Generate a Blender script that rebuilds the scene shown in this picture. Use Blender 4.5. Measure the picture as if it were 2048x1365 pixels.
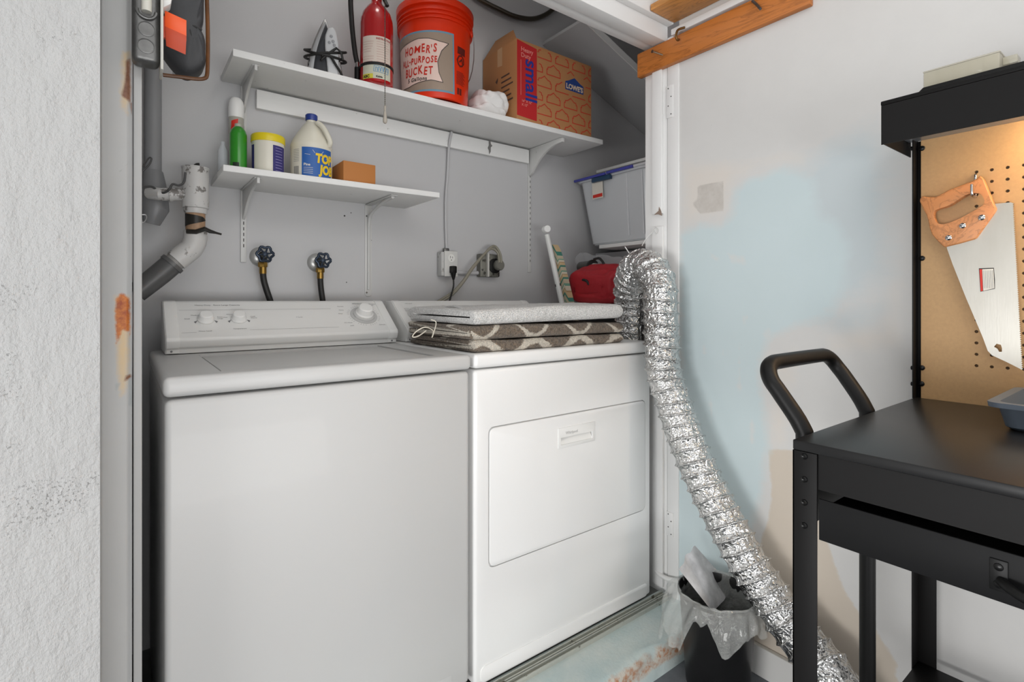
import bpy, bmesh, math, random
from mathutils import Vector, Matrix, noise
random.seed(7)
C = bpy.context.scene.collection
for o in list(bpy.data.objects): bpy.data.objects.remove(o)
PI = math.pi
# ------------------------------------------------------------------ camera
EYE = 1.07; FPX = 1035.0; TH = math.radians(37.0)
SN, CS = math.sin(TH), math.cos(TH)
cam = bpy.data.cameras.new('camera'); cam.sensor_width = 36; cam.lens = 36*FPX/2048
cam.shift_y = -82.5/2048; cam.clip_start = .02
co = bpy.data.objects.new('camera', cam); C.objects.link(co)
co.location = (0, 0, EYE); co.rotation_euler = (PI/2, 0, -TH)
bpy.context.scene.camera = co
# ------------------------------------------------------------------ light
sc = bpy.context.scene
sc.view_settings.view_transform = 'Standard'; sc.view_settings.look = 'None'
sc.view_settings.gamma = 1; sc.view_settings.use_curve_mapping = False
sc.view_settings.exposure = 0.04
w = bpy.data.worlds.new('sky'); sc.world = w; w.use_nodes = True
w.node_tree.nodes['Background'].inputs[0].default_value = (.985, .99, 1, 1)
w.node_tree.nodes['Background'].inputs[1].default_value = .79
def area(name, loc, aim, sx, sy, power, col=(1, 1, 1)):
    l = bpy.data.lights.new(name, 'AREA'); l.shape = 'RECTANGLE'; l.size = sx; l.size_y = sy
    l.energy = power; l.color = col
    o = bpy.data.objects.new(name, l); C.objects.link(o); o.location = loc
    o.rotation_euler = (Vector(aim)-Vector(loc)).to_track_quat('-Z', 'Y').to_euler()
    return o
area('garage_door_daylight', (.1, -2.9, .10), (.8, 1.2, 1.1), 3.0, 1.5, 102, (1, .995, .99))
area('left_fill_light', (-2.9, -.1, .15), (1.5, .5, .0), 1.6, .9, 78, (1, .995, .985))  # added unseen light from the left, brightens right wall and duct; no window there
area('overhead_fill_light', (.4, -.2, 2.40), (.7, 1.3, .9), 1.4, .8, 8, (1, .985, .96))  # added unseen overhead light, lifts the consoles and the step

# ------------------------------------------------------------------ helpers
def ray(px, py): 
    r = (px-1024)/FPX
    return Vector((SN+r*CS, CS-r*SN, (600-py)/FPX))
def aX(px, py, x): d = ray(px, py); s = x/d.x; return Vector((x, d.y*s, EYE+d.z*s))
def aY(px, py, y): d = ray(px, py); s = y/d.y; return Vector((d.x*s, y, EYE+d.z*s))
def aZ(px, py, z): d = ray(px, py); s = (z-EYE)/d.z; return Vector((d.x*s, d.y*s, z))
def lin(c):
    c = [v/255 for v in c]
    return tuple((v/12.92 if v <= .04045 else ((v+.055)/1.055)**2.4) for v in c)+(1,)
class NT:
    def __init__(s, name):
        s.m = bpy.data.materials.new(name); s.m.use_nodes = True
        s.t = s.m.node_tree; s.p = s.t.nodes['Principled BSDF']; s.tc = None
    def n(s, typ, **k):
        nd = s.t.nodes.new(typ)
        for a, b in k.items(): setattr(nd, a, b)
        return nd
    def l(s, a, b): s.t.links.new(a, b)
    def co(s):
        if not s.tc: s.tc = s.n('ShaderNodeTexCoord')
        return s.tc.outputs['Object']
    def noise(s, scale, detail=4, rough=.5, stretch=None, dist=0):
        nz = s.n('ShaderNodeTexNoise'); nz.inputs['Scale'].default_value = scale
        nz.inputs['Detail'].default_value = detail; nz.inputs['Roughness'].default_value = rough
        nz.inputs['Distortion'].default_value = dist
        if stretch:
            mp = s.n('ShaderNodeMapping'); mp.inputs['Scale'].default_value = stretch
            s.l(s.co(), mp.inputs[0]); s.l(mp.outputs[0], nz.inputs['Vector'])
        else: s.l(s.co(), nz.inputs['Vector'])
        return nz.outputs['Fac']
    def ramp(s, fac, a, b, ca=(0, 0, 0, 1), cb=(1, 1, 1, 1)):
        r = s.n('ShaderNodeValToRGB'); e = r.color_ramp.elements
        e[0].position = a; e[1].position = b; e[0].color = ca; e[1].color = cb
        s.l(fac, r.inputs[0]); return r.outputs[0]
    def math(s, op, a, b=0.0, clamp=False):
        m = s.n('ShaderNodeMath', operation=op); m.use_clamp = clamp
        for i, v in ((0, a), (1, b)):
            if isinstance(v, (int, float)): m.inputs[i].default_value = v
            else: s.l(v, m.inputs[i])
        return m.outputs[0]
    def mix(s, fac, a, b):
        m = s.n('ShaderNodeMix', data_type='RGBA')
        if isinstance(fac, (int, float)): m.inputs[0].default_value = fac
        else: s.l(fac, m.inputs[0])
        for i, v in ((6, a), (7, b)):
            if isinstance(v, tuple): m.inputs[i].default_value = v
            else: s.l(v, m.inputs[i])
        return m.outputs[2]
    def attr(s, name):
        a = s.n('ShaderNodeAttribute'); a.attribute_name = name; return a.outputs['Fac']
    def bump(s, h, strength, dist=.002, normal=None):
        b = s.n('ShaderNodeBump'); b.inputs['Strength'].default_value = strength
        b.inputs['Distance'].default_value = dist; s.l(h, b.inputs['Height'])
        if normal: s.l(normal, b.inputs['Normal'])
        s.l(b.outputs[0], s.p.inputs['Normal']); return b.outputs[0]
    def color(s, c):
        if isinstance(c, tuple): s.p.inputs['Base Color'].default_value = c
        else: s.l(c, s.p.inputs['Base Color'])
MATS = {}
def mat(name, col, rough=.5, metal=0, bump=None, var=0, vscale=8, alpha=1, trans=0, coat=0, emit=0, spec=.5, dirt=None, stretch=None, sheen=0):
    if name in MATS: return MATS[name]
    t = NT(name); c = lin(col)
    if var:
        d = tuple(v*(1-var) for v in c[:3])+(1,)
        t.color(t.mix(t.ramp(t.noise(vscale, 5, .6, stretch), .3, .7), d, c))
    else:
        # faint procedural mottling keeps every surface from being perfectly flat
        d = tuple(v*.965 for v in c[:3])+(1,)
        t.color(t.mix(t.noise(vscale, 3, .5, stretch), d, c))
    if dirt:
        dc, ds, th = dirt; base = t.p.inputs['Base Color'].links[0].from_socket
        t.color(t.mix(t.ramp(t.noise(ds, 8, .7), th, th+.04), base, lin(dc)))
    if bump: t.bump(t.noise(bump[0], 5, .6, stretch), bump[1], bump[2] if len(bump) > 2 else .002)
    p = t.p.inputs
    p['Roughness'].default_value = rough; p['Metallic'].default_value = metal
    p['Alpha'].default_value = alpha; p['Transmission Weight'].default_value = trans
    p['Coat Weight'].default_value = coat; p['Specular IOR Level'].default_value = spec
    p['Sheen Weight'].default_value = sheen
    if emit: p['Emission Color'].default_value = c; p['Emission Strength'].default_value = emit
    MATS[name] = t.m; return t.m
WP = {}      # world position of every object's origin
def tag(o, label=None, cat=None, group=None, kind=None):
    if label: o['label'] = label
    if cat: o['category'] = cat
    if group: o['group'] = group
    if kind: o['kind'] = kind
    return o
def thing(name, label, cat, loc, group=None):
    o = bpy.data.objects.new(name, None); C.objects.link(o); o.location = loc
    o.empty_display_size = .05; WP[o] = Vector(loc); return tag(o, label, cat, group)
def b2(seq):
    """flat 2-d bmesh from polygons"""
    bm = bmesh.new()
    for poly in seq:
        vs = [bm.verts.new((p[0], p[1], 0)) for p in poly]
        bm.faces.new(vs)
    bmesh.ops.triangulate(bm, faces=bm.faces[:]); return bm
def stroke(pts, wd, closed=False):
    polys = []; n = len(pts); h = wd/2
    for i in range(n if closed else n-1):
        a = Vector(pts[i]).to_2d(); b = Vector(pts[(i+1) % n]).to_2d(); d = b-a
        if d.length < 1e-6: continue
        d.normalize(); q = Vector((-d.y, d.x))*h; e = d*h*.6
        polys.append([a-e-q, b+e-q, b+e+q, a-e+q])
    return b2(polys)
def text2(s, size, bold=0, shear=0, space=1, align='LEFT', rot=0, at=(0, 0), xs=1):
    cu = bpy.data.curves.new('t', 'FONT'); cu.body = s; cu.size = size; cu.offset = bold; cu.shear = shear
    cu.space_character = space; cu.align_x = align; cu.resolution_u = 3
    o = bpy.data.objects.new('t', cu); C.objects.link(o)
    dg = bpy.context.evaluated_depsgraph_get(); dg.update()
    me = o.evaluated_get(dg).to_mesh(); bm = bmesh.new(); bm.from_mesh(me)
    bpy.data.objects.remove(o); bpy.data.curves.remove(cu)
    bmesh.ops.transform(bm, matrix=Matrix.Translation((at[0], at[1], 0)) @ Matrix.Rotation(rot, 4, 'Z') @ Matrix.Diagonal((xs, 1, 1, 1)), verts=bm.verts[:])
    return bm
def flat(o, U, V, n=None, off=.0006):
    o, U, V = Vector(o), Vector(U).normalized(), Vector(V).normalized()
    N = U.cross(V) if n is None else Vector(n)
    return lambda u, v, k=0: o+U*u+V*v+N*(off+k)
def cyl(cx, cy, z0, rf, a0, off=.0006):
    def f(u, v, k=0):
        r = rf(v) if callable(rf) else rf
        a = a0+u/r; r += off+k
        return Vector((cx+r*math.sin(a), cy-r*math.cos(a), z0+v))
    return f
def facing(x, y): return -math.atan2(x, y)
class MB:
    def __init__(s, T=None): s.bm = bmesh.new(); s.T = T
    def box(s, x0, x1, y0, y1, z0, z1, bev=0, seg=2, M=None):
        t = bmesh.new(); bmesh.ops.create_cube(t, size=1)
        bmesh.ops.transform(t, matrix=Matrix.Translation(((x0+x1)/2, (y0+y1)/2, (z0+z1)/2)) @ Matrix.Diagonal((abs(x1-x0), abs(y1-y0), abs(z1-z0), 1)), verts=t.verts[:])
        if bev: bmesh.ops.bevel(t, geom=t.edges[:], offset=bev, segments=seg, affect='EDGES', profile=.5)
        if M: bmesh.ops.transform(t, matrix=M, verts=t.verts[:])
        return s.add(t)
    def add(s, t):
        me = bpy.data.meshes.new('x'); t.to_mesh(me); t.free(); s.bm.from_mesh(me); bpy.data.meshes.remove(me); return s
    def prism(s, pts, vec, bev=0, seg=2):
        t = bmesh.new(); vs = [t.verts.new(p) for p in pts]; f = t.faces.new(vs)
        r = bmesh.ops.extrude_face_region(t, geom=[f]); nv = [e for e in r['geom'] if isinstance(e, bmesh.types.BMVert)]
        bmesh.ops.translate(t, vec=vec, verts=nv); bmesh.ops.recalc_face_normals(t, faces=t.faces[:])
        if bev: bmesh.ops.bevel(t, geom=t.edges[:], offset=bev, segments=seg, affect='EDGES', profile=.5)
        return s.add(t)
    def loft(s, rings, closed=True, caps=True):
        t = bmesh.new(); R = [[t.verts.new(p) for p in r] for r in rings]; n = len(rings[0])
        for a, b in zip(R, R[1:]):
            for i in range(n if closed else n-1):
                j = (i+1) % n; t.faces.new((a[i], a[j], b[j], b[i]))
        if caps and closed: t.faces.new(R[0][::-1]); t.faces.new(R[-1])
        bmesh.ops.recalc_face_normals(t, faces=t.faces[:]); return s.add(t)
    def tube(s, pts, r, seg=12, caps=True, smooth=0):
        pts = [Vector(p) for p in pts]
        if smooth: pts = spline(pts, smooth)
        n = len(pts); rs = r if isinstance(r, (list, tuple)) else [r]*n
        if len(rs) != n: rs = [rs[0]+(rs[-1]-rs[0])*i/(n-1) for i in range(n)]
        tan = [(pts[min(i+1, n-1)]-pts[max(i-1, 0)]).normalized() for i in range(n)]
        nor = tan[0].orthogonal().normalized(); rings = []
        for i in range(n):
            if i: nor = (nor-tan[i]*nor.dot(tan[i])).normalized()
            bi = tan[i].cross(nor)
            rings.append([pts[i]+(nor*math.cos(2*PI*k/seg)+bi*math.sin(2*PI*k/seg))*rs[i] for k in range(seg)])
        return s.loft(rings, True, caps)
    def lathe(s, prof, o=(0, 0, 0), axis=(0, 0, 1), seg=32, caps=True):
        q = Vector((0, 0, 1)).rotation_difference(Vector(axis).normalized()); o = Vector(o)
        rings = [[o+q @ Vector((r*math.cos(2*PI*k/seg), r*math.sin(2*PI*k/seg), z)) for k in range(seg)] for r, z in prof]
        return s.loft(rings, True, caps)
    def decal(s, bm, f, cut=0, thick=0):
        if cut:
            for ax in (0, 1):
                lo = min(v.co[ax] for v in bm.verts); hi = max(v.co[ax] for v in bm.verts); c = lo+cut/2
                if ax == 1 and hi-lo < cut: continue
                while c < hi:
                    p = [0, 0, 0]; p[ax] = c; nn = [0, 0, 0]; nn[ax] = 1
                    bmesh.ops.bisect_plane(bm, geom=bm.verts[:]+bm.edges[:]+bm.faces[:], plane_co=p, plane_no=nn)
                    c += cut
        if thick:
            r = bmesh.ops.extrude_face_region(bm, geom=bm.faces[:])
            for e in r['geom']:
                if isinstance(e, bmesh.types.BMVert): e.co.z = thick
        for v in bm.verts: v.co = f(v.co.x, v.co.y, v.co.z)
        return s.add(bm)
    def build(s, name, m, parent=None, label=None, sharp=38, subsurf=0, origin=None, smooth=True):
        if s.T: bmesh.ops.transform(s.bm, matrix=s.T, verts=s.bm.verts[:])
        W = WP[parent] if parent else (Vector(origin) if origin else None)
        if W is None:
            vs = s.bm.verts; xs = [v.co.x for v in vs]; ys = [v.co.y for v in vs]; zs = [v.co.z for v in vs]
            W = Vector(((min(xs)+max(xs))/2, (min(ys)+max(ys))/2, min(zs)))
        bmesh.ops.translate(s.bm, vec=-W, verts=s.bm.verts[:])
        me = bpy.data.meshes.new(name); s.bm.to_mesh(me); s.bm.free()
        if smooth:
            for p in me.polygons: p.use_smooth = True
            me.set_sharp_from_angle(angle=math.radians(sharp))
        me.materials.append(m)
        o = bpy.data.objects.new(name, me); C.objects.link(o); WP[o] = W
        if parent: o.parent = parent
        else: o.location = W
        if label: o['label'] = label
        if subsurf:
            md = o.modifiers.new('s', 'SUBSURF'); md.levels = subsurf; md.render_levels = subsurf
        return o
def spline(pts, k):
    out = []; n = len(pts)
    for i in range(n-1):
        p0 = pts[max(i-1, 0)]; p1 = pts[i]; p2 = pts[i+1]; p3 = pts[min(i+2, n-1)]
        for j in range(k):
            t = j/k
            out.append(.5*((2*p1)+(-p0+p2)*t+(2*p0-5*p1+4*p2-p3)*t*t+(-p0+3*p1-3*p2+p3)*t**3))
    return out+[pts[-1]]
def solo(mb, name, m, label, cat, group=None, **k):
    return tag(mb.build(name, m, **k), label, cat, group)
def struct(mb, name, m, label=None, **k):
    o = mb.build(name, m, **k); o['kind'] = 'structure'
    if label: o['label'] = label
    return o
def booled(a, b):
    """mesh difference a - b, back in an MB"""
    obs = []
    for x in (a, b):
        me = bpy.data.meshes.new('b'); bmesh.ops.recalc_face_normals(x.bm, faces=x.bm.faces[:]); x.bm.to_mesh(me); x.bm.free()
        o = bpy.data.objects.new('b', me); C.objects.link(o); obs.append(o)
    md = obs[0].modifiers.new('b', 'BOOLEAN'); md.operation = 'DIFFERENCE'; md.object = obs[1]; md.solver = 'EXACT'
    dg = bpy.context.evaluated_depsgraph_get(); dg.update()
    me = obs[0].evaluated_get(dg).to_mesh(); r = MB(); r.bm.from_mesh(me)
    for o in obs: bpy.data.objects.remove(o)
    return r
def sdf(p, poly):
    """signed distance (metres), positive inside"""
    x, y = p; ins = False; best = 1e9; n = len(poly)
    for i in range(n):
        ax, ay = poly[i]; bx, by = poly[(i+1) % n]
        dx, dy = bx-ax, by-ay; L = dx*dx+dy*dy
        t = max(0, min(1, ((x-ax)*dx+(y-ay)*dy)/L)) if L else 0
        d = math.hypot(x-ax-dx*t, y-ay-dy*t); best = min(best, d)
        if (ay > y) != (by > y) and x < (bx-ax)*(y-ay)/(by-ay)+ax: ins = not ins
    return best if ins else -best
def field_wall(name, o, U, V, lu, lv, step, fields, m, thick=0, disp=None):
    """a wall grid carrying signed-distance attributes of its own paint marks"""
    o, U, V = Vector(o), Vector(U), Vector(V); N = U.cross(V)
    nu, nv = max(1, round(lu/step)), max(1, round(lv/step)); bm = bmesh.new(); G = []
    for j in range(nv+1):
        row = []
        for i in range(nu+1):
            u, v = lu*i/nu, lv*j/nv
            row.append(bm.verts.new(o+U*u+V*v+(N*disp(u, v) if disp else Vector())))
        G.append(row)
    for j in range(nv):
        for i in range(nu): bm.faces.new((G[j][i], G[j][i+1], G[j+1][i+1], G[j+1][i]))
    bm.verts.index_update()
    ob = MB(); ob.bm.free(); ob.bm = bm
    if thick:
        a = [G[0][0], G[0][-1], G[-1][-1], G[-1][0]]
        back = [bm.verts.new(x.co-N*thick) for x in a]
        bm.faces.new(back[::-1])
        edges = [(G[0], back[0], back[1]), ([r[-1] for r in G], back[1], back[2]), (G[-1][::-1], back[2], back[3]), ([r[0] for r in G][::-1], back[3], back[0])]
        for ring, ba, bb in edges: bm.faces.new(ring[::-1]+[ba, bb])
    r = struct(ob, name, m, origin=o, sharp=60)
    me = r.data
    for fn, polys in fields.items():
        at = me.attributes.new(fn, 'FLOAT', 'POINT')
        for i, vt in enumerate(me.vertices):
            p = (vt.co.dot(U), vt.co.dot(V))
            at.data[i].value = max(sdf(p, q) for q in polys)
    return r
# ------------------------------------------------------------------ common materials
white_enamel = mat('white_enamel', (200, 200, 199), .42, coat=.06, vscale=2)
dryer_enamel = mat('dryer_white_enamel', (240, 240, 239), .36, coat=.12, vscale=2)  # lighter copy of the washer enamel, its colour makes up for weaker light
white_plastic = mat('white_plastic', (236, 236, 234), .35)
closet_paint = mat('closet_paint', (192, 192, 193), .55, bump=(60, .12), vscale=3)
shelf_paint = mat('shelf_white_paint', (234, 234, 232), .5, bump=(30, .25), dirt=((120, 118, 114), 22, .665), stretch=(1, 6, 6))
trim_paint = mat('trim_white_paint', (230, 230, 229), .5, bump=(25, .25), dirt=((150, 148, 145), 20, .70))
black_metal = mat('black_powder_coat', (20, 19, 19), .5, bump=(600, .06, .0005), spec=.22)
black_plastic = mat('black_plastic', (13, 13, 13), .45, spec=.3)
black_rubber = mat('black_rubber', (26, 25, 24), .55)
chrome = mat('chrome', (205, 205, 205), .16, 1)
steel = mat('galvanised_steel', (128, 128, 126), .38, 1, bump=(90, .3), var=.3, vscale=40)
brass = mat('brass', (150, 120, 62), .35, 1)
red_ink = mat('red_ink', (208, 44, 30), .5)
dark_ink = mat('dark_ink', (40, 38, 36), .6)
grey_ink = mat('grey_ink', (120, 120, 122), .6)
paper_white = mat('paper_white', (226, 222, 212), .6)
# ------------------------------------------------------------------ setting
FL = -.09; BY = 1.945; RX = 1.584; FY = 1.185; SH = 1.815; LS = 1.46
def floor_m():
    t = NT('grey_painted_concrete'); b = t.mix(t.ramp(t.noise(7, 8, .65), .35, .7), lin((98, 102, 108)), lin((122, 125, 130)))
    b = t.mix(t.ramp(t.noise(60, 5, .7), .66, .72), b, lin((60, 60, 60))); t.color(b); t.p.inputs['Roughness'].default_value = .42
    t.bump(t.noise(90, 4), .15); return t.m
struct(MB().box(-3.2, RX, -3.4, 1.02, FL-.05, FL), 'floor', floor_m())
struct(MB().box(-.04, 2.6, 1.12, 2.0, -.06, -.005), 'floor.001', mat('closet_floor', (120, 122, 120), .7, var=.3))
# garage ceiling
struct(MB().box(-3.2, 1.7, -.9, 1.16, 2.44, 2.5), 'ceiling', trim_paint)
struct(MB().box(-.04, 2.6, 1.26, 2.0, 2.75, 2.8), 'ceiling.001', closet_paint)
# painted block wall, left
def block_m():
    t = NT('painted_block'); base = t.mix(t.noise(4, 5, .6), lin((176, 176, 176)), lin((186, 186, 185)))
    pit = t.attr('pit'); n = t.noise(230, 3, .6); n2 = t.noise(14, 6, .7)
    near = t.ramp(t.math('ADD', pit, t.math('MULTIPLY', t.math('SUBTRACT', n2, .5), .22)), 0, .05)
    holes = t.math('MULTIPLY', near, t.ramp(n, .585, .63)); t.color(t.mix(holes, base, lin((148, 147, 145))))
    t.p.inputs['Roughness'].default_value = .55
    h = t.math('ADD', t.math('MULTIPLY', t.noise(34, 6, .62, (1, 1, .45)), 1.0), t.math('MULTIPLY', t.noise(150, 3, .6), .35))
    h = t.math('SUBTRACT', h, t.math('MULTIPLY', holes, .8)); h = t.math('SUBTRACT', h, t.math('MULTIPLY', t.ramp(t.attr('joint'), -.012, .004), .45))
    t.bump(h, .72, .009); return t.m
BF = 1.06                                         # face of the block wall
o0 = Vector((-.0282-2.6, BF, FL))
def wl(px, py): p = aY(px, py, BF)-o0; return (p.x, p.z)
pits = [[wl(0, 960), wl(200, 955), wl(200, 1050), wl(0, 1085)], [wl(10, 60), wl(40, 55), wl(112, 88), wl(100, 96), wl(20, 74)],
        [wl(138, 75), wl(200, 80), wl(200, 125), wl(150, 120)], [wl(15, 690), wl(48, 680), wl(50, 780), wl(14, 800)], [wl(18, 590), wl(60, 585), wl(60, 640), wl(20, 640)],
        [wl(120, 1020), wl(190, 1010), wl(190, 1060)], [wl(5, 900), wl(40, 900), wl(36, 930), wl(8, 930)]]
jts = [[(0, z), (2.6, z), (2.6, z+.008), (0, z+.008)] for z in (wl(100, 592)[1], wl(100, 592)[1]+.245*2, wl(100, 592)[1]-.42, wl(100, 592)[1]+.245)]
jts += [[wl(24, 600), wl(27, 600), wl(27, 1020), wl(24, 1020)], [wl(125, 1195), wl(128, 1195), wl(128, 1310), wl(125, 1310)], [wl(50, 1225), wl(120, 1195), wl(121, 1199), wl(52, 1230)]]
wlft = field_wall('wall_left', o0, (1, 0, 0), (0, 0, 1), 2.6, 2.6, .02, {'pit': pits, 'joint': jts}, block_m(), thick=.10)
# closet shell
struct(MB().box(-.10, 2.62, BY, 2.0, -.06, 2.8), 'wall_back', closet_paint)
struct(MB().box(-.10, .015, 1.20, BY, -.06, 2.8), 'wall_left.001', closet_paint)
struct(MB().box(2.55, 2.62, 1.26, BY, -.06, 2.8), 'wall_right.001', closet_paint)
struct(MB().box(RX+.12, 2.62, 1.16, 1.26, -.06, 2.8), 'wall_front', closet_paint)
# right-hand garage wall with its paint patches
def wall_m():
    t = NT('patched_wall_paint')
    nz = t.noise(9, 7, .65); fine = t.noise(60, 4, .6, (1, .25, 1)); base = t.mix(nz, lin((208, 207, 205)), lin((216, 215, 213)))
    def mask(a, amp=.05, soft=.006):
        s = t.math('ADD', t.attr(a), t.math('MULTIPLY', t.math('SUBTRACT', nz, .5), amp))
        s = t.math('ADD', s, t.math('MULTIPLY', t.math('SUBTRACT', fine, .5), amp*.35))
        return t.ramp(s, 0, soft)
    c = t.mix(t.math('MULTIPLY', mask('haze', .12, .09), .85), base, lin((194, 205, 209)))
    c = t.mix(t.math('MULTIPLY', mask('warm', .08, .05), .8), c, lin((219, 212, 204)))
    c = t.mix(mask('beige', .035), c, lin((207, 196, 182)))
    c = t.mix(mask('blue', .06, .035), c, t.mix(t.noise(3, 4, .6), lin((196, 211, 213)), lin((205, 218, 222))))
    c = t.mix(t.math('MULTIPLY', mask('patch', .05, .02), .85), c, lin((219, 214, 210)))
    c = t.mix(mask('plate', .006, .002), c, t.mix(t.ramp(t.noise(30, 5, .6), .3, .7), lin((190, 184, 177)), lin((206, 201, 195))))
    c = t.mix(mask('dent', .002, .001), c, lin((110, 108, 104)))
    c = t.mix(t.ramp(t.noise(42, 6, .75), .705, .72), c, lin((165, 163, 160)))
    t.color(c); t.p.inputs['Roughness'].default_value = .5; t.p.inputs['Specular IOR Level'].default_value = .35
    h = t.math('ADD', t.math('MULTIPLY', fine, .5), t.math('MULTIPLY', t.noise(12, 5, .6), .6)); t.bump(h, .22, .002); return t.m
# U runs from the jamb (y=1.11) toward the camera side, V up
o1 = Vector((RX, -2.6, FL)); L1 = 1.113+2.6
def wr(px, py): p = aX(px, py, RX)-o1; return (p.y, p.z)
def pr(*q): return [wr(*a) for a in q]
blue = [pr((1352, 462), (1400, 440), (1440, 445), (1458, 425), (1462, 375), (1500, 350), (1570, 325), (1640, 345), (1650, 420), (1690, 440), (1705, 500), (1700, 570), (1680, 640), (1640, 650), (1600, 665), (1545, 690), (1530, 720), (1545, 900), (1535, 1000), (1500, 1090), (1475, 1180), (1420, 1220), (1340, 1250), (1335, 1000), (1352, 800))]
blue += [pr((1578, 905), (1586, 905), (1584, 985), (1578, 985)), pr((1548, 668), (1560, 690), (1600, 655), (1590, 640)), pr((1340, 1000), (1360, 1000), (1360, 1250), (1335, 1250))]
warm = [pr((1360, 320), (1620, 300), (1620, 345), (1560, 325), (1480, 360), (1455, 420), (1440, 440), (1360, 455)), pr((1535, 700), (1600, 690), (1580, 900), (1535, 900)), pr((1780, 560), (1812, 545), (1812, 700), (1650, 720), (1640, 670), (1750, 650))]
beige = [pr((1535, 900), (1640, 900), (1650, 1060), (1690, 1180), (1760, 1290), (1800, 1365), (1830, 1450), (1450, 1450), (1480, 1180), (1528, 1060), (1540, 1000)), pr((1745, 1250), (1800, 1330), (1770, 1420), (1700, 1420))]
haze = [pr((1650, 260), (1760, 220), (1815, 300), (1815, 560), (1690, 640), (1560, 640), (1500, 500), (1560, 330)), pr((1640, 600), (1800, 580), (1812, 640), (1700, 680), (1600, 660))]
patch = [pr((1518, 664), (1540, 658), (1552, 662), (1536, 688)), pr((1478, 630), (1500, 628), (1490, 650), (1480, 648)), pr((1472, 680), (1484, 676), (1484, 780), (1476, 780)), pr((1500, 830), (1510, 830), (1508, 900), (1498, 880)),
         pr((1404, 690), (1414, 690), (1414, 712), (1404, 712)), pr((1442, 700), (1452, 700), (1452, 712), (1442, 712)), pr((1415, 500), (1440, 510), (1440, 530), (1420, 520)), pr((1450, 505), (1490, 512), (1490, 530), (1460, 525)), pr((1418, 800), (1424, 800), (1424, 850), (1418, 850))]
plate = [pr((1394, 371), (1448, 361), (1448, 423), (1394, 430)), pr((1384, 402), (1396, 396), (1396, 420), (1388, 418))]
dent = [pr((1419, 376), (1421.5, 376), (1421.5, 379), (1419, 379)), pr((1419, 408), (1421.5, 408), (1421.5, 411), (1419, 411)), pr((1634, 17), (1637, 17), (1637, 20), (1634, 20)), pr((1582, 735), (1584, 735), (1583, 775), (1581, 775)), pr((1408, 268), (1428, 243), (1429, 244), (1409, 270)), pr((1672, 1254), (1675, 1254), (1675, 1257), (1672, 1257)), pr((1632, 845), (1634, 843), (1636, 850), (1634, 850))]
wrt = field_wall('wall_right', o1, (0, 1, 0), (0, 0, 1), L1, 2.53, .014, {'blue': blue, 'warm': warm, 'beige': beige, 'haze': haze, 'patch': patch, 'plate': plate, 'dent': dent}, wall_m(), thick=0)
# jamb and casing on the right (front hinge side)
jx = aY(0, 0, 1)  # unused sample keeps helper warm
jb = MB().box(RX-.004, RX+.12, 1.113, 1.160, FL, 2.02, .002)
struct(jb, 'trim_1', trim_paint)
struct(MB().box(RX-.001, RX+.10, 1.163, 1.262, FL+.08, 2.02, .002), 'trim_2', trim_paint)
struct(MB().box(RX-.013, RX-.001, 1.180, 1.222, aX(1310, 430, RX).z, 2.0, .002), 'trim_3', trim_paint)
struct(MB().box(RX-.013, RX-.001, 1.175, 1.222, .02, aX(1310, 455, RX).z, .002), 'trim_4', trim_paint)
pale_blue = mat('pale_blue_paint', (204, 215, 219), .5, bump=(30, .2))
# header over the closet opening
struct(MB().box(-.03, RX-.001, 1.215, 1.262, 2.012, 2.8, .003), 'trim_5', trim_paint)
struct(MB().box(-.03, RX-.001, 1.16, 1.213, 2.005, 2.5, .003), 'trim_6', trim_paint)
struct(MB().box(-.03, RX-.001, 1.135, 1.16, 2.06, 2.5, .003), 'trim_7', trim_paint)
# left jamb with peeling paint and rust
def rust_m():
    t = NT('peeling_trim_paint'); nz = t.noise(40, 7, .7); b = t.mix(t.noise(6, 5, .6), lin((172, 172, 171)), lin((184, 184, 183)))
    def mask(a, amp, soft=.001): return t.ramp(t.math('ADD', t.attr(a), t.math('MULTIPLY', t.math('SUBTRACT', nz, .5), amp)), 0, soft)
    b = t.mix(t.math('MULTIPLY', mask('halo', .02, .010), .9), b, lin((206, 178, 134)))
    b = t.mix(mask('orange', .014, .004), b, t.mix(t.ramp(t.noise(70, 5, .7), .35, .65), lin((150, 62, 14)), lin((206, 122, 44))))
    b = t.mix(mask('wood', .006), b, t.mix(t.ramp(t.noise(50, 5, .6), .3, .7), lin((96, 58, 40)), lin((146, 104, 80))))
    b = t.mix(mask('grey', .006), b, lin((160, 164, 164)))
    b = t.mix(mask('crack', .003), b, lin((88, 86, 84)))
    b = t.mix(t.ramp(t.noise(60, 6, .75, (1, 1, .5)), .69, .70), b, lin((120, 118, 116)))
    t.color(b); t.p.inputs['Roughness'].default_value = .5
    t.bump(t.math('ADD', t.noise(30, 5, .6, (1, 1, .3)), t.math('MULTIPLY', mask('wood', .006), -.6)), .3, .003); return t.m
TY = 1.165; o2 = Vector((-.05, TY, FL))
def wt(px, py): p = aY(px, py, TY)-o2; return (p.x, p.z)
def pt(*q): return [wt(*a) for a in q]
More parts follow.
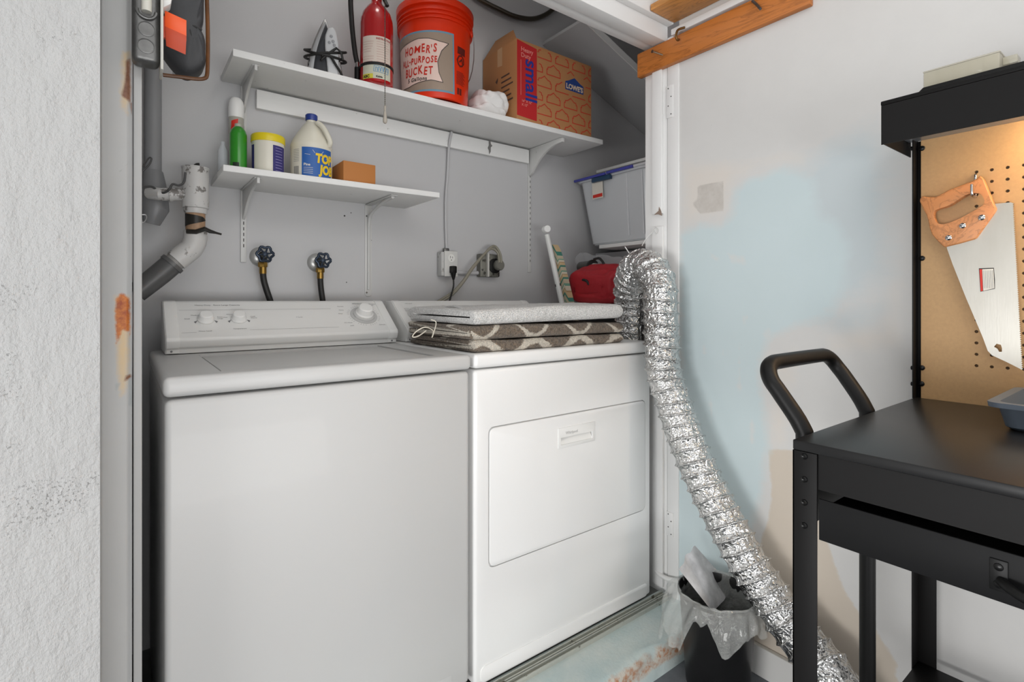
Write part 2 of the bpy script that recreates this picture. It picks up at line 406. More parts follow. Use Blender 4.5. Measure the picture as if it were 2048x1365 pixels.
F2 = {'wood': [pt((262, 112), (264, 140), (264, 205), (258, 205), (240, 192), (246, 170), (250, 120)), pt((256, 195), (268, 205), (270, 222), (262, 236), (258, 215)), pt((250, 750), (262, 748), (268, 756), (244, 768))],
      'orange': [pt((230, 600), (240, 584), (252, 586), (262, 600), (262, 705), (258, 668), (246, 662), (238, 688), (230, 690), (229, 650))],
      'halo': [pt((226, 590), (262, 585), (262, 720), (256, 790), (236, 800), (228, 720)), pt((240, 100), (262, 100), (262, 240), (236, 215))],
      'grey': [pt((256, 757), (266, 752), (270, 800), (266, 818), (256, 812)), pt((228, 765), (244, 765), (234, 785), (228, 782))],
      'crack': [pt((224, 340), (225.5, 340), (225.5, 478), (224, 478)), pt((224, 339), (240, 342), (256, 325), (257, 327), (241, 345), (224, 342)), pt((235, 300), (240, 292), (241, 294), (236, 302)), pt((216, 186), (238, 190), (238, 192), (216, 188)), pt((233, 1280), (234, 1280), (234, 1300), (233, 1300))]}
def tdisp(u, v):  # shallow moulded profile across the casing
    return .004*(1-min(1, abs(u-.017)/.006)) if u < .03 else (-.004 if u > .061 else 0)
field_wall('trim_8', o2, (1, 0, 0), (0, 0, 1), .0645, 2.6, .0033, F2, rust_m(), thick=.035, disp=tdisp)
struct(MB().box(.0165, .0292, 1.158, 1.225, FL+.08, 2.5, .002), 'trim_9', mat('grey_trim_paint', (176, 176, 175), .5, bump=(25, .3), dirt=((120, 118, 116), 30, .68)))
# concrete step at the opening
def step_m():
    t = NT('step_paint'); n = t.noise(18, 8, .7); b = t.mix(t.ramp(t.noise(6, 6, .65), .35, .65), lin((182, 200, 200)), lin((206, 214, 210)))
    e = t.math('ADD', t.attr('edge'), t.math('MULTIPLY', t.math('SUBTRACT', n, .5), .05))
    b = t.mix(t.ramp(e, -.004, .012), b, t.mix(t.ramp(t.noise(38, 6, .7), .40, .56), lin((186, 132, 96)), lin((206, 200, 188))))
    b = t.mix(t.ramp(t.attr('seam'), -.0035, .001), b, lin((84, 76, 66)))
    b = t.mix(t.ramp(t.noise(48, 6, .75), .68, .70), b, lin((88, 86, 80))); t.color(b); t.p.inputs['Roughness'].default_value = .45
    t.bump(t.math('ADD', n, t.math('MULTIPLY', t.noise(120, 4), .3)), .6, .004); return t.m
o3 = Vector((-.02, 1.0, 0))
bmx = MB(); prof = []
for k in range(25):
    q = k/24
    prof.append((q*.195, 0.0))
pts = [(.195, -.09), (.195, 0)]+[(.195-.175*i/20, 0) for i in range(1, 21)]+[(.02-.02*math.sin(a*PI/12), -.02+.02*math.cos(a*PI/12)) for a in range(1, 7)]+[(0, -.035), (0, -.05), (-.002, -.07), (-.004, -.09)]
rings = []
N3 = 110
for i in range(N3+1):
    x = -.02+1.604*i/N3; rg = []
    for (y, z) in pts:
        ed = max(0, 1-abs(y-.01)/.03)*1.0
        d = noise.noise(Vector((x*9, y*9, z*9)))*.012*ed+noise.noise(Vector((x*30, y*30, z*30)))*.006*ed
        rg.append(Vector((x, 1.0+y+(d if y < .15 and z > -.085 else 0), z+d*(.6 if z > -.08 else 0) if y < .06 else z)))
    rings.append(rg)
bmx.loft(rings)
st = struct(bmx, 'trim_10', step_m(), origin=(0, 1.0, 0), sharp=60)
ae = st.data.attributes.new('edge', 'FLOAT', 'POINT'); as_ = st.data.attributes.new('seam', 'FLOAT', 'POINT')
for i, v in enumerate(st.data.vertices):
    ae.data[i].value = .010-v.co.y if v.co.z > -.06 else -.01
    as_.data[i].value = -abs(v.co.y-.125)
track_m = mat('dull_track_metal', (186, 188, 180), .5, .3, bump=(80, .4), dirt=((92, 88, 76), 25, .60))
tk = MB().box(-.02, 1.57, 1.135, 1.182, 0, .004)
for y in (1.135, 1.150, 1.1575, 1.172): tk.box(-.02, 1.57, y, y+.0035, .003, .013, .0008)
struct(tk, 'trim_11', track_m)
struct(MB().box(1.566, RX-.001, -2.4, .865, FL, .002, .003), 'baseboard_right', mat('baseboard_paint', (232, 231, 228), .4, dirt=((120, 118, 114), 35, .70), bump=(30, .15)))
# painted-over hinge plates on the casing
for nm, (py0, py1), wh in (('hinge_plate', (174, 234), 'under the orange-brown board'), ('hinge_plate', (1022, 1075), 'low down beside the dryer')):
    a, b = aX(1335, py0, RX), aX(1348, py1, RX)
    t = thing(nm, 'white painted-over hinge plate on the right door casing, '+wh, 'hinge', (RX-.006, (a.y+b.y)/2, b.z), 'hinge plates on the casing')
    MB().box(RX-.0065, RX-.0035, b.y, a.y, b.z, a.z, .0008).build('plate', trim_paint, t)
    for k in range(4):
        z = b.z+(a.z-b.z)*(.1+.27*k); y = (a.y+b.y)/2+(.006 if k % 2 else -.006)
        MB().lathe([(.0022, 0), (.0022, .0006)], (RX-.0065, y, z), (-1, 0, 0), 10).build('screw_hole', dark_ink, t)
# ------------------------------------------------------------------ washer
wx0, wx1 = .062, .757
W = thing('washing_machine', 'white top-loading washing machine at the left, two small knobs and one big dial', 'washing machine', ((wx0+wx1)/2, 1.5, -.005))
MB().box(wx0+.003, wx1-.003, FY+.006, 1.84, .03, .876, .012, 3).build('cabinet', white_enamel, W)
MB().box(wx0+.02, wx1-.02, FY+.03, 1.82, -.005, .03).build('base', mat('dark_base', (50, 50, 50), .7), W)
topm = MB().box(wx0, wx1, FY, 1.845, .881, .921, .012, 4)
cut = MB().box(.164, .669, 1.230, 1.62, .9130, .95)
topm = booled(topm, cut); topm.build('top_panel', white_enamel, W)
MB().box(.1695, .6635, 1.2355, 1.6, .9125, .9185, .0022, 2).build('lid', white_enamel, W)
MB().box(wx0+.06, wx1-.06, FY+.0055, FY+.0075, .03, .075, .0009).build('toe_panel', white_enamel, W)
def console(x0, x1, base, parent, mback=0):
    cp = [(1.668, .9228), (1.668, .936), (1.660, .940), (1.652, .958), (1.654, .966), (1.786, 1.062), (1.795, 1.066), (1.845, 1.066), (1.845, .9228)]
    c = MB().prism([Vector((x0, y, z)) for y, z in cp], (x1-x0, 0, 0), .0025, 2).build('control_console', white_plastic, parent)
    for sx in (x0+.002, x1-.032):
        MB().prism([Vector((sx, y, z)) for y, z in [(1.665, .924), (1.665, .935), (1.6575, .939), (1.649, .958), (1.651, .9675), (1.784, 1.0645), (1.80, 1.068), (1.80, .924)]], (.030, 0, 0), .002, 2).build('end_cap', white_plastic, parent)
    for sx in (x0+.014, x1-.018):
        MB().lathe([(.003, 0), (.003, .001)], (sx, 1.6655, .930), (0, -1, 0), 10).build('screw', grey_ink, c)
    return c
con = console(.092, .757, 0, W)
PU = Vector((1, 0, 0)); PV = Vector((0, 1.786-1.654, 1.062-.966)).normalized(); PN = PU.cross(PV)
PNn = Vector((0, -PV.z, PV.y)); 
def panelmap(x0, off=.0007): return flat((x0, 1.654, .966), PU, PV, PNn, off)
def knob(cx, cv, r, h, parent, nm, dial=False):
    o = Vector((cx, 1.654, .966))+PV*cv+PNn*.0008
    if dial: MB().lathe([(r*1.75, 0), (r*1.75, .0015), (r*1.4, .0022), (r*1.38, .006), (r*1.2, .0085)], o, PNn, 40).build('dial_ring', mat('dial_grey', (196, 196, 195), .4), parent)
    k = MB().lathe([(r*1.15, 0), (r*1.15, .004), (r, .007), (r*.92, h*.9), (r*.8, h), (r*.2, h+.0005)], o+PNn*(.008 if dial else 0), PNn, 36).build(nm, white_plastic, parent)
    return k
knob(.192, .078, .0185, .022, con, 'knob'); knob(.277, .078, .0185, .022, con, 'knob')
knob(.662, .085, .026, .028, con, 'dial', True)
mp = panelmap(0)
wr_ = MB()
wr_.decal(text2('Heavy Duty · Extra Large Capacity', .0085, at=(.17, .146)), mp); wr_.decal(text2('Whirlpool', .0085, .0001, at=(.64, .150)), mp)
for s_, x, y in (('Medium', .157, .098), ('Small', .140, .082), ('Extra', .222, .088), ('Large', .222, .081), ('Warm', .247, .100), ('Hot', .238, .086), ('Cold', .31, .088), ('Warm', .31, .081), ('Water Level', .17, .025), ('Temperature', .257, .031), ('7 Cycle', .44, .080), ('Normal', .585, .135), ('Heavy', .585, .115), ('Rinse', .578, .095), ('Pre-Wash', .585, .045), ('Soak', .60, .03), ('Permanent', .70, .148), ('Press', .70, .141), ('Delicate', .70, .03), ('Off', .735, .06)):
    wr_.decal(text2(s_, .0065, at=(x, y)), mp)
wr_.decal(stroke([(.13, .125), (.56, .125)], .0006), mp); wr_.decal(stroke([(.13, .022), (.165, .022)], .0006), mp); wr_.decal(stroke([(.30, .026), (.56, .026)], .0006), mp)
for k in range(40):
    a = k/40*2*PI; c0 = (.662+.050*math.cos(a), .085+.050*math.sin(a)); c1 = (.662+.056*math.cos(a), .085+.056*math.sin(a))
    if k % 5: wr_.decal(stroke([c0, c1], .0007), mp)
for kx in (.192, .277):
    for s_ in (-1, 1): wr_.decal(b2([[(kx+s_*.026, .062), (kx+s_*.021, .075), (kx+s_*.030, .070)]]), mp)
wr_.build('panel_lettering', grey_ink, con)
# ------------------------------------------------------------------ dryer
dx0, dx1 = .766, 1.527
D = thing('clothes_dryer', 'white front-loading clothes dryer with wide door, standing right of the washing machine', 'dryer', ((dx0+dx1)/2, 1.5, -.005))
def rrect(u0, v0, u1, v1, u2, v2, u3, v3, r):  # rounded quad, corners in order
    P = [Vector(p) for p in ((u0, v0), (u1, v1), (u2, v2), (u3, v3))]; out = []
    for i in range(4):
        a, b, c = P[i-1], P[i], P[(i+1) % 4]; d1 = (a-b).normalized()*r; d2 = (c-b).normalized()*r
        for k in range(7):
            t = k/6; out.append((b+d1)*(1-t)**2+b*2*t*(1-t)+(b+d2)*t*t)
    return out
def dy(px, py): p = aY(px, py, FY); return (p.x, p.z)
dl, dr_, dt, db = dy(979, 990)[0], dy(1293, 900)[0], (dy(979, 857)[1]+dy(1293, 799)[1])/2, (dy(985, 1137)[1]+dy(1294, 1022)[1])/2
body = MB().box(dx0+.003, dx1-.003, FY+.006, 1.88, .008, .876, .010, 3)
rec = rrect(dl, db, dr_, db, dr_, dt, dl, dt, .022)
body = booled(body, MB().prism([Vector((u, FY-.02, v)) for u, v in rec], (0, .034, 0)))
body.build('cabinet', dryer_enamel, D)
MB().box(dx0+.02, dx1-.02, FY+.03, 1.85, -.005, .010).build('base', mat('dark_base', (50, 50, 50), .7), D)
MB().box(dx0, dx1, FY, 1.885, .881, .921, .012, 4).build('top_panel', dryer_enamel, D)
g = .0035
ins = rrect(dl+g, db+g, dr_-g, db+g, dr_-g, dt-g, dl+g, dt-g, .020)
door = MB().prism([Vector((u, FY+.003, v)) for u, v in ins], (0, .013, 0), .0022, 2)
ha, hb = dy(1117, 880), dy(1190, 862); hl, hr = ha[0], hb[0]; ht, hbm = (dy(1117, 861)[1]+dy(1190, 841)[1])/2, (dy(1117, 897)[1]+dy(1190, 884)[1])/2
pl, prr, ptp, pbt = hl+.010, hr-.010, ht-.030, hbm+.010
door = booled(door, MB().box(pl-.002, prr+.002, FY-.02, FY+.0145, pbt-.002, ptp+.002))
dro = door.build('door', dryer_enamel, D)
hm = booled(MB().box(hl, hr, FY+.0005, FY+.006, hbm, ht, .0015), MB().box(pl, prr, FY-.02, FY+.02, pbt, ptp))
hm.prism([Vector((pl, FY+.002, ptp)), Vector((prr, FY+.002, ptp)), Vector((prr, FY+.013, ptp-.002)), Vector((pl, FY+.013, ptp-.002))], (0, 0, .001))
hm.prism([Vector((pl, FY+.003, pbt)), Vector((prr, FY+.003, pbt)), Vector((prr, FY+.014, ptp)), Vector((pl, FY+.014, ptp))], (0, .001, 0))
hdl = hm.build('handle', white_plastic, dro)
MB().decal(text2('Whirlpool', .0125, .0002, at=(hl+.03, ptp+.008)), flat((0, FY+.0005, 0), (1, 0, 0), (0, 0, 1))).build('handle_lettering', mat('embossed_grey', (196, 196, 195), .4), hdl)
# toe panel
tz = (dy(975, 1333)[1]+dy(1305, 1163)[1])/2
toe = rrect(dx0+.022, -.004+.014, dx1-.022, .010, dx1-.022, tz, dx0+.022, tz, .018)
MB().prism([Vector((u, FY+.0035, v)) for u, v in toe], (0, .004, 0), .0015, 2).build('toe_panel', dryer_enamel, D)
dc = console(.792, 1.43, 0, D)
knob(.868, .082, .024, .026, dc, 'dial', True)
for grp in ((('Timed Dry', .815, .12), ('Automatic', .815, .112), ('Air Only', .815, .104)), (('Normal', .82, .05), ('Delicate', .82, .043)), (('Whirlpool', .84, .150),)):
    w2 = MB()
    for s_, x, y in grp: w2.decal(text2(s_, .0068, at=(x, y)), mp)
    w2.build('panel_lettering', grey_ink, dc)
# ------------------------------------------------------------------ towels and mats on the dryer
def towel_m(name, c, c2=None, sc_=260, lo=.7):
    t = NT(name); base = t.mix(t.ramp(t.noise(sc_, 3, .6), .35, .65), tuple(v*lo for v in lin(c)[:3])+(1,), lin(c))
    if c2:
        cr = t.mix(t.ramp(t.noise(sc_, 3, .6), .3, .6), tuple(v*.7 for v in lin(c2)[:3])+(1,), lin(c2))
        base = t.mix(t.ramp(t.math('ADD', t.attr('cream'), t.math('MULTIPLY', t.math('SUBTRACT', t.noise(120, 3), .5), .12)), -.01, .03), base, cr)
    t.color(base); t.p.inputs['Roughness'].default_value = .95; t.p.inputs['Sheen Weight'].default_value = .3; t.p.inputs['Specular IOR Level'].default_value = .1
    v = t.n('ShaderNodeTexVoronoi'); v.inputs['Scale'].default_value = 330; t.l(t.co(), v.inputs['Vector'])
    t.bump(t.math('ADD', v.outputs['Distance'], t.noise(90, 4, .6)), .9, .004); return t.m
def folded(x0, x1, y0, y1, z0, z1, slit=.004, wob=.004, seed=0, slope=0, left_drop=0):
    h = (z1-z0)/2; pr_ = []; zc = (z0+z1)/2; n = 15; L = y1-y0
    for i in range(14): pr_.append((y1-(L-h)*i/13, z1))
    for k in range(1, n): a = PI*k/n; pr_.append((y0+h-h*math.sin(a), zc+h*math.cos(a)))
    for i in range(14): pr_.append((y0+h+(L-h)*i/13, z0))
    th = h-slit/2
    pr_.append((y1, zc-slit/2)); pr_.append((y0+h*1.2, zc-slit/4)); pr_.append((y0+h*1.05, zc)); pr_.append((y0+h*1.2, zc+slit/4)); pr_.append((y1, zc+slit/2))
    nx = 150; rings = []; S = Vector((seed, 3*seed, 0))
    arc = [0]
    for a, b in zip(pr_, pr_[1:]): arc.append(arc[-1]+math.hypot(a[0]-b[0], a[1]-b[1]))
    for i in range(nx+1):
        x = x0+(x1-x0)*i/nx; rg = []
        e = min(1, min(i, nx-i)/5.0); sq = math.sqrt(max(0, 1-(1-e)**2))
        for j, (y, z) in enumerate(pr_):
            lo = noise.noise(Vector((x*7, y*6, seed)))*wob; fi = noise.noise(Vector((x*60, y*60, z*60))+S)*.0014
            zz = zc+(z-zc)*(.72+.28*sq); zz = max(z0, zz+(lo+fi if z > z0+.002 else 0)+slope*(x-x0)*(1 if z > zc else .5))
            rg.append(Vector((x+noise.noise(Vector((y*9, z*40, seed+5)))*.006*(1 if i in (0, nx) else .6), y+lo*.8+fi, zz)))
        rings.append(rg)
    m = MB(); m.loft(rings); return m, pr_, arc
lower, pp, arc = folded(.780, 1.393, 1.205, 1.60, .922, .956, seed=1, slope=-.008)
brown = towel_m('brown_tufted_mat', (134, 118, 101), (218, 209, 194), 150, .42)
def cream_attr(o, W0, x_shift, P, amp, wd, zmid, vq):
    at = o.data.attributes.new('cream', 'FLOAT', 'POINT')
    for i, v in enumerate(o.data.vertices):
        p = v.co+WP[o]; front = (p.y-1.205)
        vv = (p.z-zmid) if front < .02 else (p.z-zmid)+(1 if p.z > zmid else -1)*(front-.02)
        a = 2*PI*(p.x-x_shift)/P; s = amp*(.5+.5*math.cos(a))
        dd = min(abs(((vv/vq+k*s) % 1+1.5) % 1-.5) for k in (-1, 1))
        at.data[i].value = wd-dd
m1 = solo(lower, 'bath_mat', brown, 'folded brown tufted mat with cream curves, bottom of the stack on the dryer', 'bath mat', 'folded mats on the dryer', sharp=80)
cream_attr(m1, None, .90, .19, .30, .10, .953, .16)
upper, pp, arc = folded(.768, 1.392, 1.205, 1.595, .9575, .998, seed=4, slope=-.010)
m2 = solo(upper, 'bath_mat', brown, 'folded brown tufted mat with cream curves, directly under the white towel', 'bath mat', 'folded mats on the dryer', sharp=80)
cream_attr(m2, None, .90, .19, .42, .075, .960, .13)
wt1, pp, arc = folded(.775, 1.385, 1.20, 1.60, .9995, 1.044, slit=.009, wob=.007, seed=9, slope=.022)
whm = towel_m('white_terry', (246, 245, 243), lo=.62)
tw = solo(wt1, 'towel', whm, 'folded white terry towel on top of the brown mats', 'towel', sharp=80)
fold2 = MB().tube([(.80, 1.30, 1.04), (.83, 1.40, 1.048), (.86, 1.52, 1.04)], .006, 8, smooth=6)
fold2.build('hem', whm, tw)
lp = [aY(862, 640, 1.33), aY(872, 645, 1.33), aY(868, 664, 1.31), aY(864, 675, 1.30), aY(866, 662, 1.32), aY(850, 655, 1.30), aY(832, 664, 1.30), aY(825, 674, 1.29), aY(836, 673, 1.29), aY(852, 662, 1.31)]
MB().tube(lp, .0016, 6, smooth=5).build('hanging_loop', mat('cream_cord', (226, 220, 205), .8), tw)
# ------------------------------------------------------------------ shelves
def board(pts, z0, z1, nm, label, m=shelf_paint, bev=.002, cat='shelf'):
    mb = MB(); mb.prism([Vector((x, y, z0)) for x, y in pts], (0, 0, z1-z0), bev)
    return solo(mb, nm, m, label, cat)
board([(.262, 1.72), (1.787, 1.668), (1.787, BY-.001), (.262, BY-.001)], 1.793, SH, 'wall_shelf', 'long white painted upper shelf board carrying the orange bucket and cardboard box')
board([(.232, 1.688), (.922, 1.66), (.922, BY-.001), (.232, BY-.001)], 1.441, LS, 'wall_shelf', 'short worn white lower shelf board carrying the detergent containers')
lm = MB().box(.365, 1.553, BY-.020, BY-.0005, 1.722, 1.786, .002)
led = solo(lm, 'ledger_board', shelf_paint, 'white painted board screwed along the wall below the upper shelf', 'board')
chp = [(-.008, .030), (.002, .032), (.004, .02), (.012, .012), (.004, .004), (.003, -.016), (-.005, -.03), (-.007, -.012), (-.013, -.002), (-.007, .012)]
MB().decal(b2([chp]), flat((aY(980, 300, BY-.02).x, BY-.0205, 1.755), (1, 0, 0), (0, 0, 1), (0, -1, 0))).build('paint_chip', mat('bare_grey', (120, 118, 116), .8), led, label='grey patch where the paint has chipped off')
bracket_m = mat('bracket_paint', (205, 205, 203), .45, dirt=((90, 88, 86), 40, .665), bump=(50, .2))
slot_m = dark_ink
def standard(x, z0, z1, label, slots, side):
    t = thing('shelf_standard', label, 'bracket rail', (x, BY, z0), 'slotted wall rails')
    MB().box(x-.009, x+.009, BY-.007, BY-.0005, z0, z1, .001).build('rail', bracket_m, t)
    mb = MB(); z = z0+.05
    while z < slots: mb.box(x+side-.0013, x+side+.0013, BY-.0076, BY-.0068, z, z+.011); z += .0254 if side else .019
    tag(mb.build('slot', slot_m, t), kind=None)
def curved_bracket(x, zt, zb, yf, label, w=.004):
    t = thing('shelf_bracket', label, 'shelf bracket', (x, BY, zb), 'brackets carrying the wall shelves')
    up = [Vector((x-w, BY-.008, zt)), Vector((x-w, yf, zt)), Vector((x-w, yf, zt-.016))]
    n = 10
    for i in range(n+1):
        a = i/n; y = yf+(BY-.03-yf)*a; z = zt-.018-(zt-.03-zb)*(a**2.6)
        up.append(Vector((x-w, y, z)))
    up += [Vector((x-w, BY-.008, zb))]
    MB().prism(up, (2*w, 0, 0), .001).build('arm', bracket_m, t)
    MB().box(x-.010, x+.010, yf+.004, BY-.008, zt-.0025, zt-.0002, .0005).build('flange', bracket_m, t)
    return t
standard(.3275, 1.197, 1.440, 'white slotted rail under the left end of the lower shelf', 1.33, 0)
standard(.3275, 1.461, 1.79, 'white slotted rail between the two shelves, beside the spray can', 1.66, 0)
standard(1.567, 1.2025, 1.79, 'long white slotted rail under the right end of the upper shelf', 1.70, .003)
curved_bracket(.3275, 1.791, 1.70, 1.735, 'white curved bracket under the left end of the upper shelf')
curved_bracket(1.567, 1.791, 1.665, 1.70, 'white curved bracket under the right end of the upper shelf', .007)
curved_bracket(.3275, 1.439, 1.34, 1.70, 'dirty white bracket under the left end of the lower shelf')
sb = thing('shelf_bracket', 'long white pressed-steel bracket under the right end of the lower shelf', 'shelf bracket', (.765, BY, 1.085), 'brackets carrying the wall shelves')
up = [Vector((.765-.014, BY-.0022, z)) for z in (1.09, 1.436)]+[Vector((.765+.014, BY-.0022, z)) for z in (1.436, 1.09)]+[Vector((.772, BY-.0022, 1.083)), Vector((.758, BY-.0022, 1.083))]
MB().prism(up, (0, .0018, 0), .0006).build('wall_plate', bracket_m, sb)
MB().tube([(.765, BY-.004, 1.11), (.765, BY-.005, 1.40)], .0055, 10).build('rib', bracket_m, sb)
MB().prism([Vector((.765-.012, BY-.004, 1.4395)), Vector((.765-.012, 1.70, 1.4395)), Vector((.765-.012, 1.70, 1.436)), Vector((.765-.012, BY-.004, 1.436))], (.024, 0, 0), .0005).build('shelf_plate', bracket_m, sb)
MB().tube([(.765, 1.715, 1.434), (.765, 1.80, 1.428), (.765, BY-.03, 1.40), (.765, BY-.006, 1.36)], .006, 10, smooth=5).build('brace', bracket_m, sb)
for z in (1.098, 1.395): MB().lathe([(.0035, 0), (.003, .002)], (.758, BY-.003, z), (0, -1, 0), 12).build('screw', steel, sb)
# ------------------------------------------------------------------ upper shelf things
# ceiling lamp the pull chain belongs to
CL = thing('ceiling_lamp', 'plain closet ceiling lamp with bare bulb above the pull chain', 'lamp', (.62, 1.45, 2.65))
MB().lathe([(.06, .10), (.06, .085), (.03, .06), (.022, .05)], (.64, 1.47, 2.65), seg=28).build('lamp_base', white_plastic, CL)
MB().lathe([(.002, -.03), (.02, -.024), (.029, -.002), (.026, .02), (.014, .045), (.013, .055)], (.64, 1.47, 2.65), seg=24).build('bulb', mat('bulb_glass', (250, 246, 238), .3, emit=3), CL)
lp_ = bpy.data.lights.new('ceiling_lamp_light', 'POINT'); lp_.energy = 2.6; lp_.shadow_soft_size = .08; lp_.color = (1, .97, .93)
lo__ = bpy.data.objects.new('ceiling_lamp_light', lp_); C.objects.link(lo__); lo__.location = (.64, 1.47, 2.58)
# clothes iron standing on its heel
ic = Vector((.555, 1.795, SH)); fa = facing(ic.x, ic.y)+.10
TI = Matrix.Translation(ic) @ Matrix.Rotation(fa, 4, 'Z')       # local -Y faces viewer
I = thing('clothes_iron', 'silver and grey clothes iron standing on its heel at the left of the upper shelf', 'iron', ic)
def arch(wd, h, n=18, z0=0, p=1.9):
    L = [(-wd*(1-(k/n)**p)*(1 if k else 1), z0+(h-z0)*k/n) for k in range(n)]
    return L+[(0, h)]+[(-x, z) for x, z in L[::-1]]
def arch_loft(layers):
    return [[Vector((x, y, z)) for x, z in arch(wd, h, z0=z0)] for y, wd, h, z0 in layers]
MB(TI).loft(arch_loft([(.026, .058, .222, .002), (.024, .060, .226, .001), (.018, .060, .226, .001), (.017, .058, .222, .002)])).build('soleplate', chrome, I)
MB(TI).loft(arch_loft([(.017, .056, .214, 0), (.004, .056, .210, 0), (-.008, .052, .200, 0), (-.014, .044, .185, 0)])).build('housing', mat('silver_plastic', (200, 202, 204), .3, .1), I)
MB(TI).loft(arch_loft([(-.008, .043, .196, .0), (-.020, .039, .184, .0), (-.026, .030, .165, 0)])).build('side_panel', mat('charcoal_plastic', (62, 64, 68), .35), I)
hnd = MB(TI).prism([Vector((x+.017, -.024, z)) for x, z in [(-.012, .0), (-.016, .05), (-.022, .10), (-.022, .14), (-.012, .170), (.003, .176), (.014, .162), (.021, .12), (.022, .07), (.022, .0)]], (0, -.016, 0), .006, 3)
ih = hnd.build('handle', mat('light_grey_plastic', (200, 202, 204), .3), I)
for dx, dz in ((.008, .118), (.024, .112), (.014, .140), (.020, .124)):
    MB(TI).lathe([(.005, 0), (.005, .002), (.003, .003)], (dx, -.040, dz), (0, -1, 0), 14).build('button', mat('button_grey', (150, 152, 155), .4), ih)
cord = []
for k in range(150):
    a = k/150*2*PI*3.2; rr = .066+.003*math.sin(a*3)
    cord.append(TI @ Vector((rr*math.cos(a), -.006+.046*math.sin(a)*(.9+.06*math.sin(k*.4)), .088+.02*math.sin(a*.5+1)+.016*math.sin(a+.4))))
cord += [TI @ Vector(v) for v in ((.05, -.046, .07), (.03, -.049, .10), (-.02, -.046, .05), (.0, -.049, .08), (.03, -.049, .04), (.045, -.045, .02), (.055, -.03, .004))]
MB().tube(cord, .0042, 8, smooth=2).build('cord', black_rubber, I, label='black power cord wound round the iron')
# fire extinguisher
ex, ey = .716, 1.742; er = .0565; fe = facing(ex, ey)
E = thing('fire_extinguisher', 'red fire extinguisher with black hose, between the iron and the orange bucket', 'fire extinguisher', (ex, ey, SH))
red = mat('extinguisher_red', (176, 16, 20), .22, coat=.5)
MB().lathe([(er*.9, 0), (er, .004), (er, .215), (er*.97, .235), (er*.85, .258), (er*.6, .280), (er*.36, .294), (.018, .305), (.018, .325)], (ex, ey, SH), seg=48).build('cylinder', red, E)
em = cyl(ex, ey, SH, er, fe+.0); lb = MB().decal(b2([[(-.052, .062), (.052, .062), (.052, .158), (-.052, .158)]]), em, .008)
lbo = lb.build('label', mat('label_cream', (222, 208, 196), .5), E)
lb2 = MB().decal(b2([[(-.052, .012), (.052, .012), (.052, .060), (-.052, .060)]]), em, .008).build('lower_label', mat('label_pale', (206, 206, 186), .5), E)
MB().decal(b2([[(-.052, .012), (-.012, .012), (-.012, .028), (-.052, .028)]]), cyl(ex, ey, SH, er, fe+.0, .0009), .006).build('yellow_panel', mat('label_yellow', (214, 202, 70), .5), lb2)
em2 = cyl(ex, ey, SH, er, fe+.0, .0012)
tm = MB(); tm.decal(text2('ABC', .013, .0006, at=(-.049, .015)), em2, .01); tm.decal(text2('Kidde', .009, .0004, at=(-.002, .016)), em2, .01); tm.build('lettering', dark_ink, lb2)
tm = MB(); tm.decal(text2('INSTRUCTIONS', .0085, .0004, at=(-.002, .146)), em2, .01)
for k in range(9):
    for (u0, u1) in ((-.048, -.008), (0, .046)):
        if random.random() < .9: tm.decal(stroke([(u0, .138-.0085*k), (u1-random.random()*.012, .138-.0085*k)], .0007), em2, .01)
tm.build('instruction_text', mat('faded_red_ink', (176, 92, 88), .6), lbo)
tm = MB(); tm.decal(stroke([(-.010, .036), (.040, .032), (.043, .052), (-.008, .056)], .0015, True), em2, .01)
for k in range(5): tm.decal(stroke([(-.004+.009*k, .038), (-.003+.009*k, .051), (.002+.009*k, .049), (.003+.009*k, .038)], .0018), em2, .01)
tm.build('class_pictograms', mat('label_blue', (70, 140, 190), .5), lb2)
MB().lathe([(er+.0012, .0585), (er+.002, .0595), (er+.002, .068), (er+.0012, .069)], (ex, ey, SH), seg=48).build('strap', black_rubber, E)
vh = MB().box(ex-.018, ex+.018, ey-.016, ey+.016, SH+.322, SH+.36, .004); vh.build('valve', mat('valve_metal', (150, 150, 150), .3, 1), E)
rt = Vector((math.cos(fe), math.sin(fe), 0)); fw = Vector((math.sin(fe), -math.cos(fe), 0))
q0 = Vector((ex, ey, SH+.345)); MB().tube([q0+fw*.012, q0+rt*.012+fw*.03+Vector((0, 0, -.02)), q0+rt*.036+fw*.045+Vector((0, 0, -.075))], .0065, 8, smooth=4).build('lever', black_plastic, E)
MB().tube([q0, q0-rt*.05+Vector((0, 0, .03)), q0-rt*.085+Vector((0, 0, -.02)), q0-rt*.084+Vector((0, 0, -.12)), q0-rt*.074+Vector((0, 0, -.22)), q0-rt*.066+Vector((0, 0, -.262))], .0085, 12, smooth=8).build('hose', black_rubber, E)
h0 = q0-rt*.0655+Vector((0, 0, -.262))
MB().lathe([(.0075, 0), (.0075, .018)], h0-Vector((0, 0, .018)), (0, 0, 1), 14).build('nozzle_ring', chrome, E)
MB().lathe([(.009, -.064), (.0095, -.055), (.0095, -.018)], h0, (0, 0, 1), 14).build('nozzle', black_plastic, E)
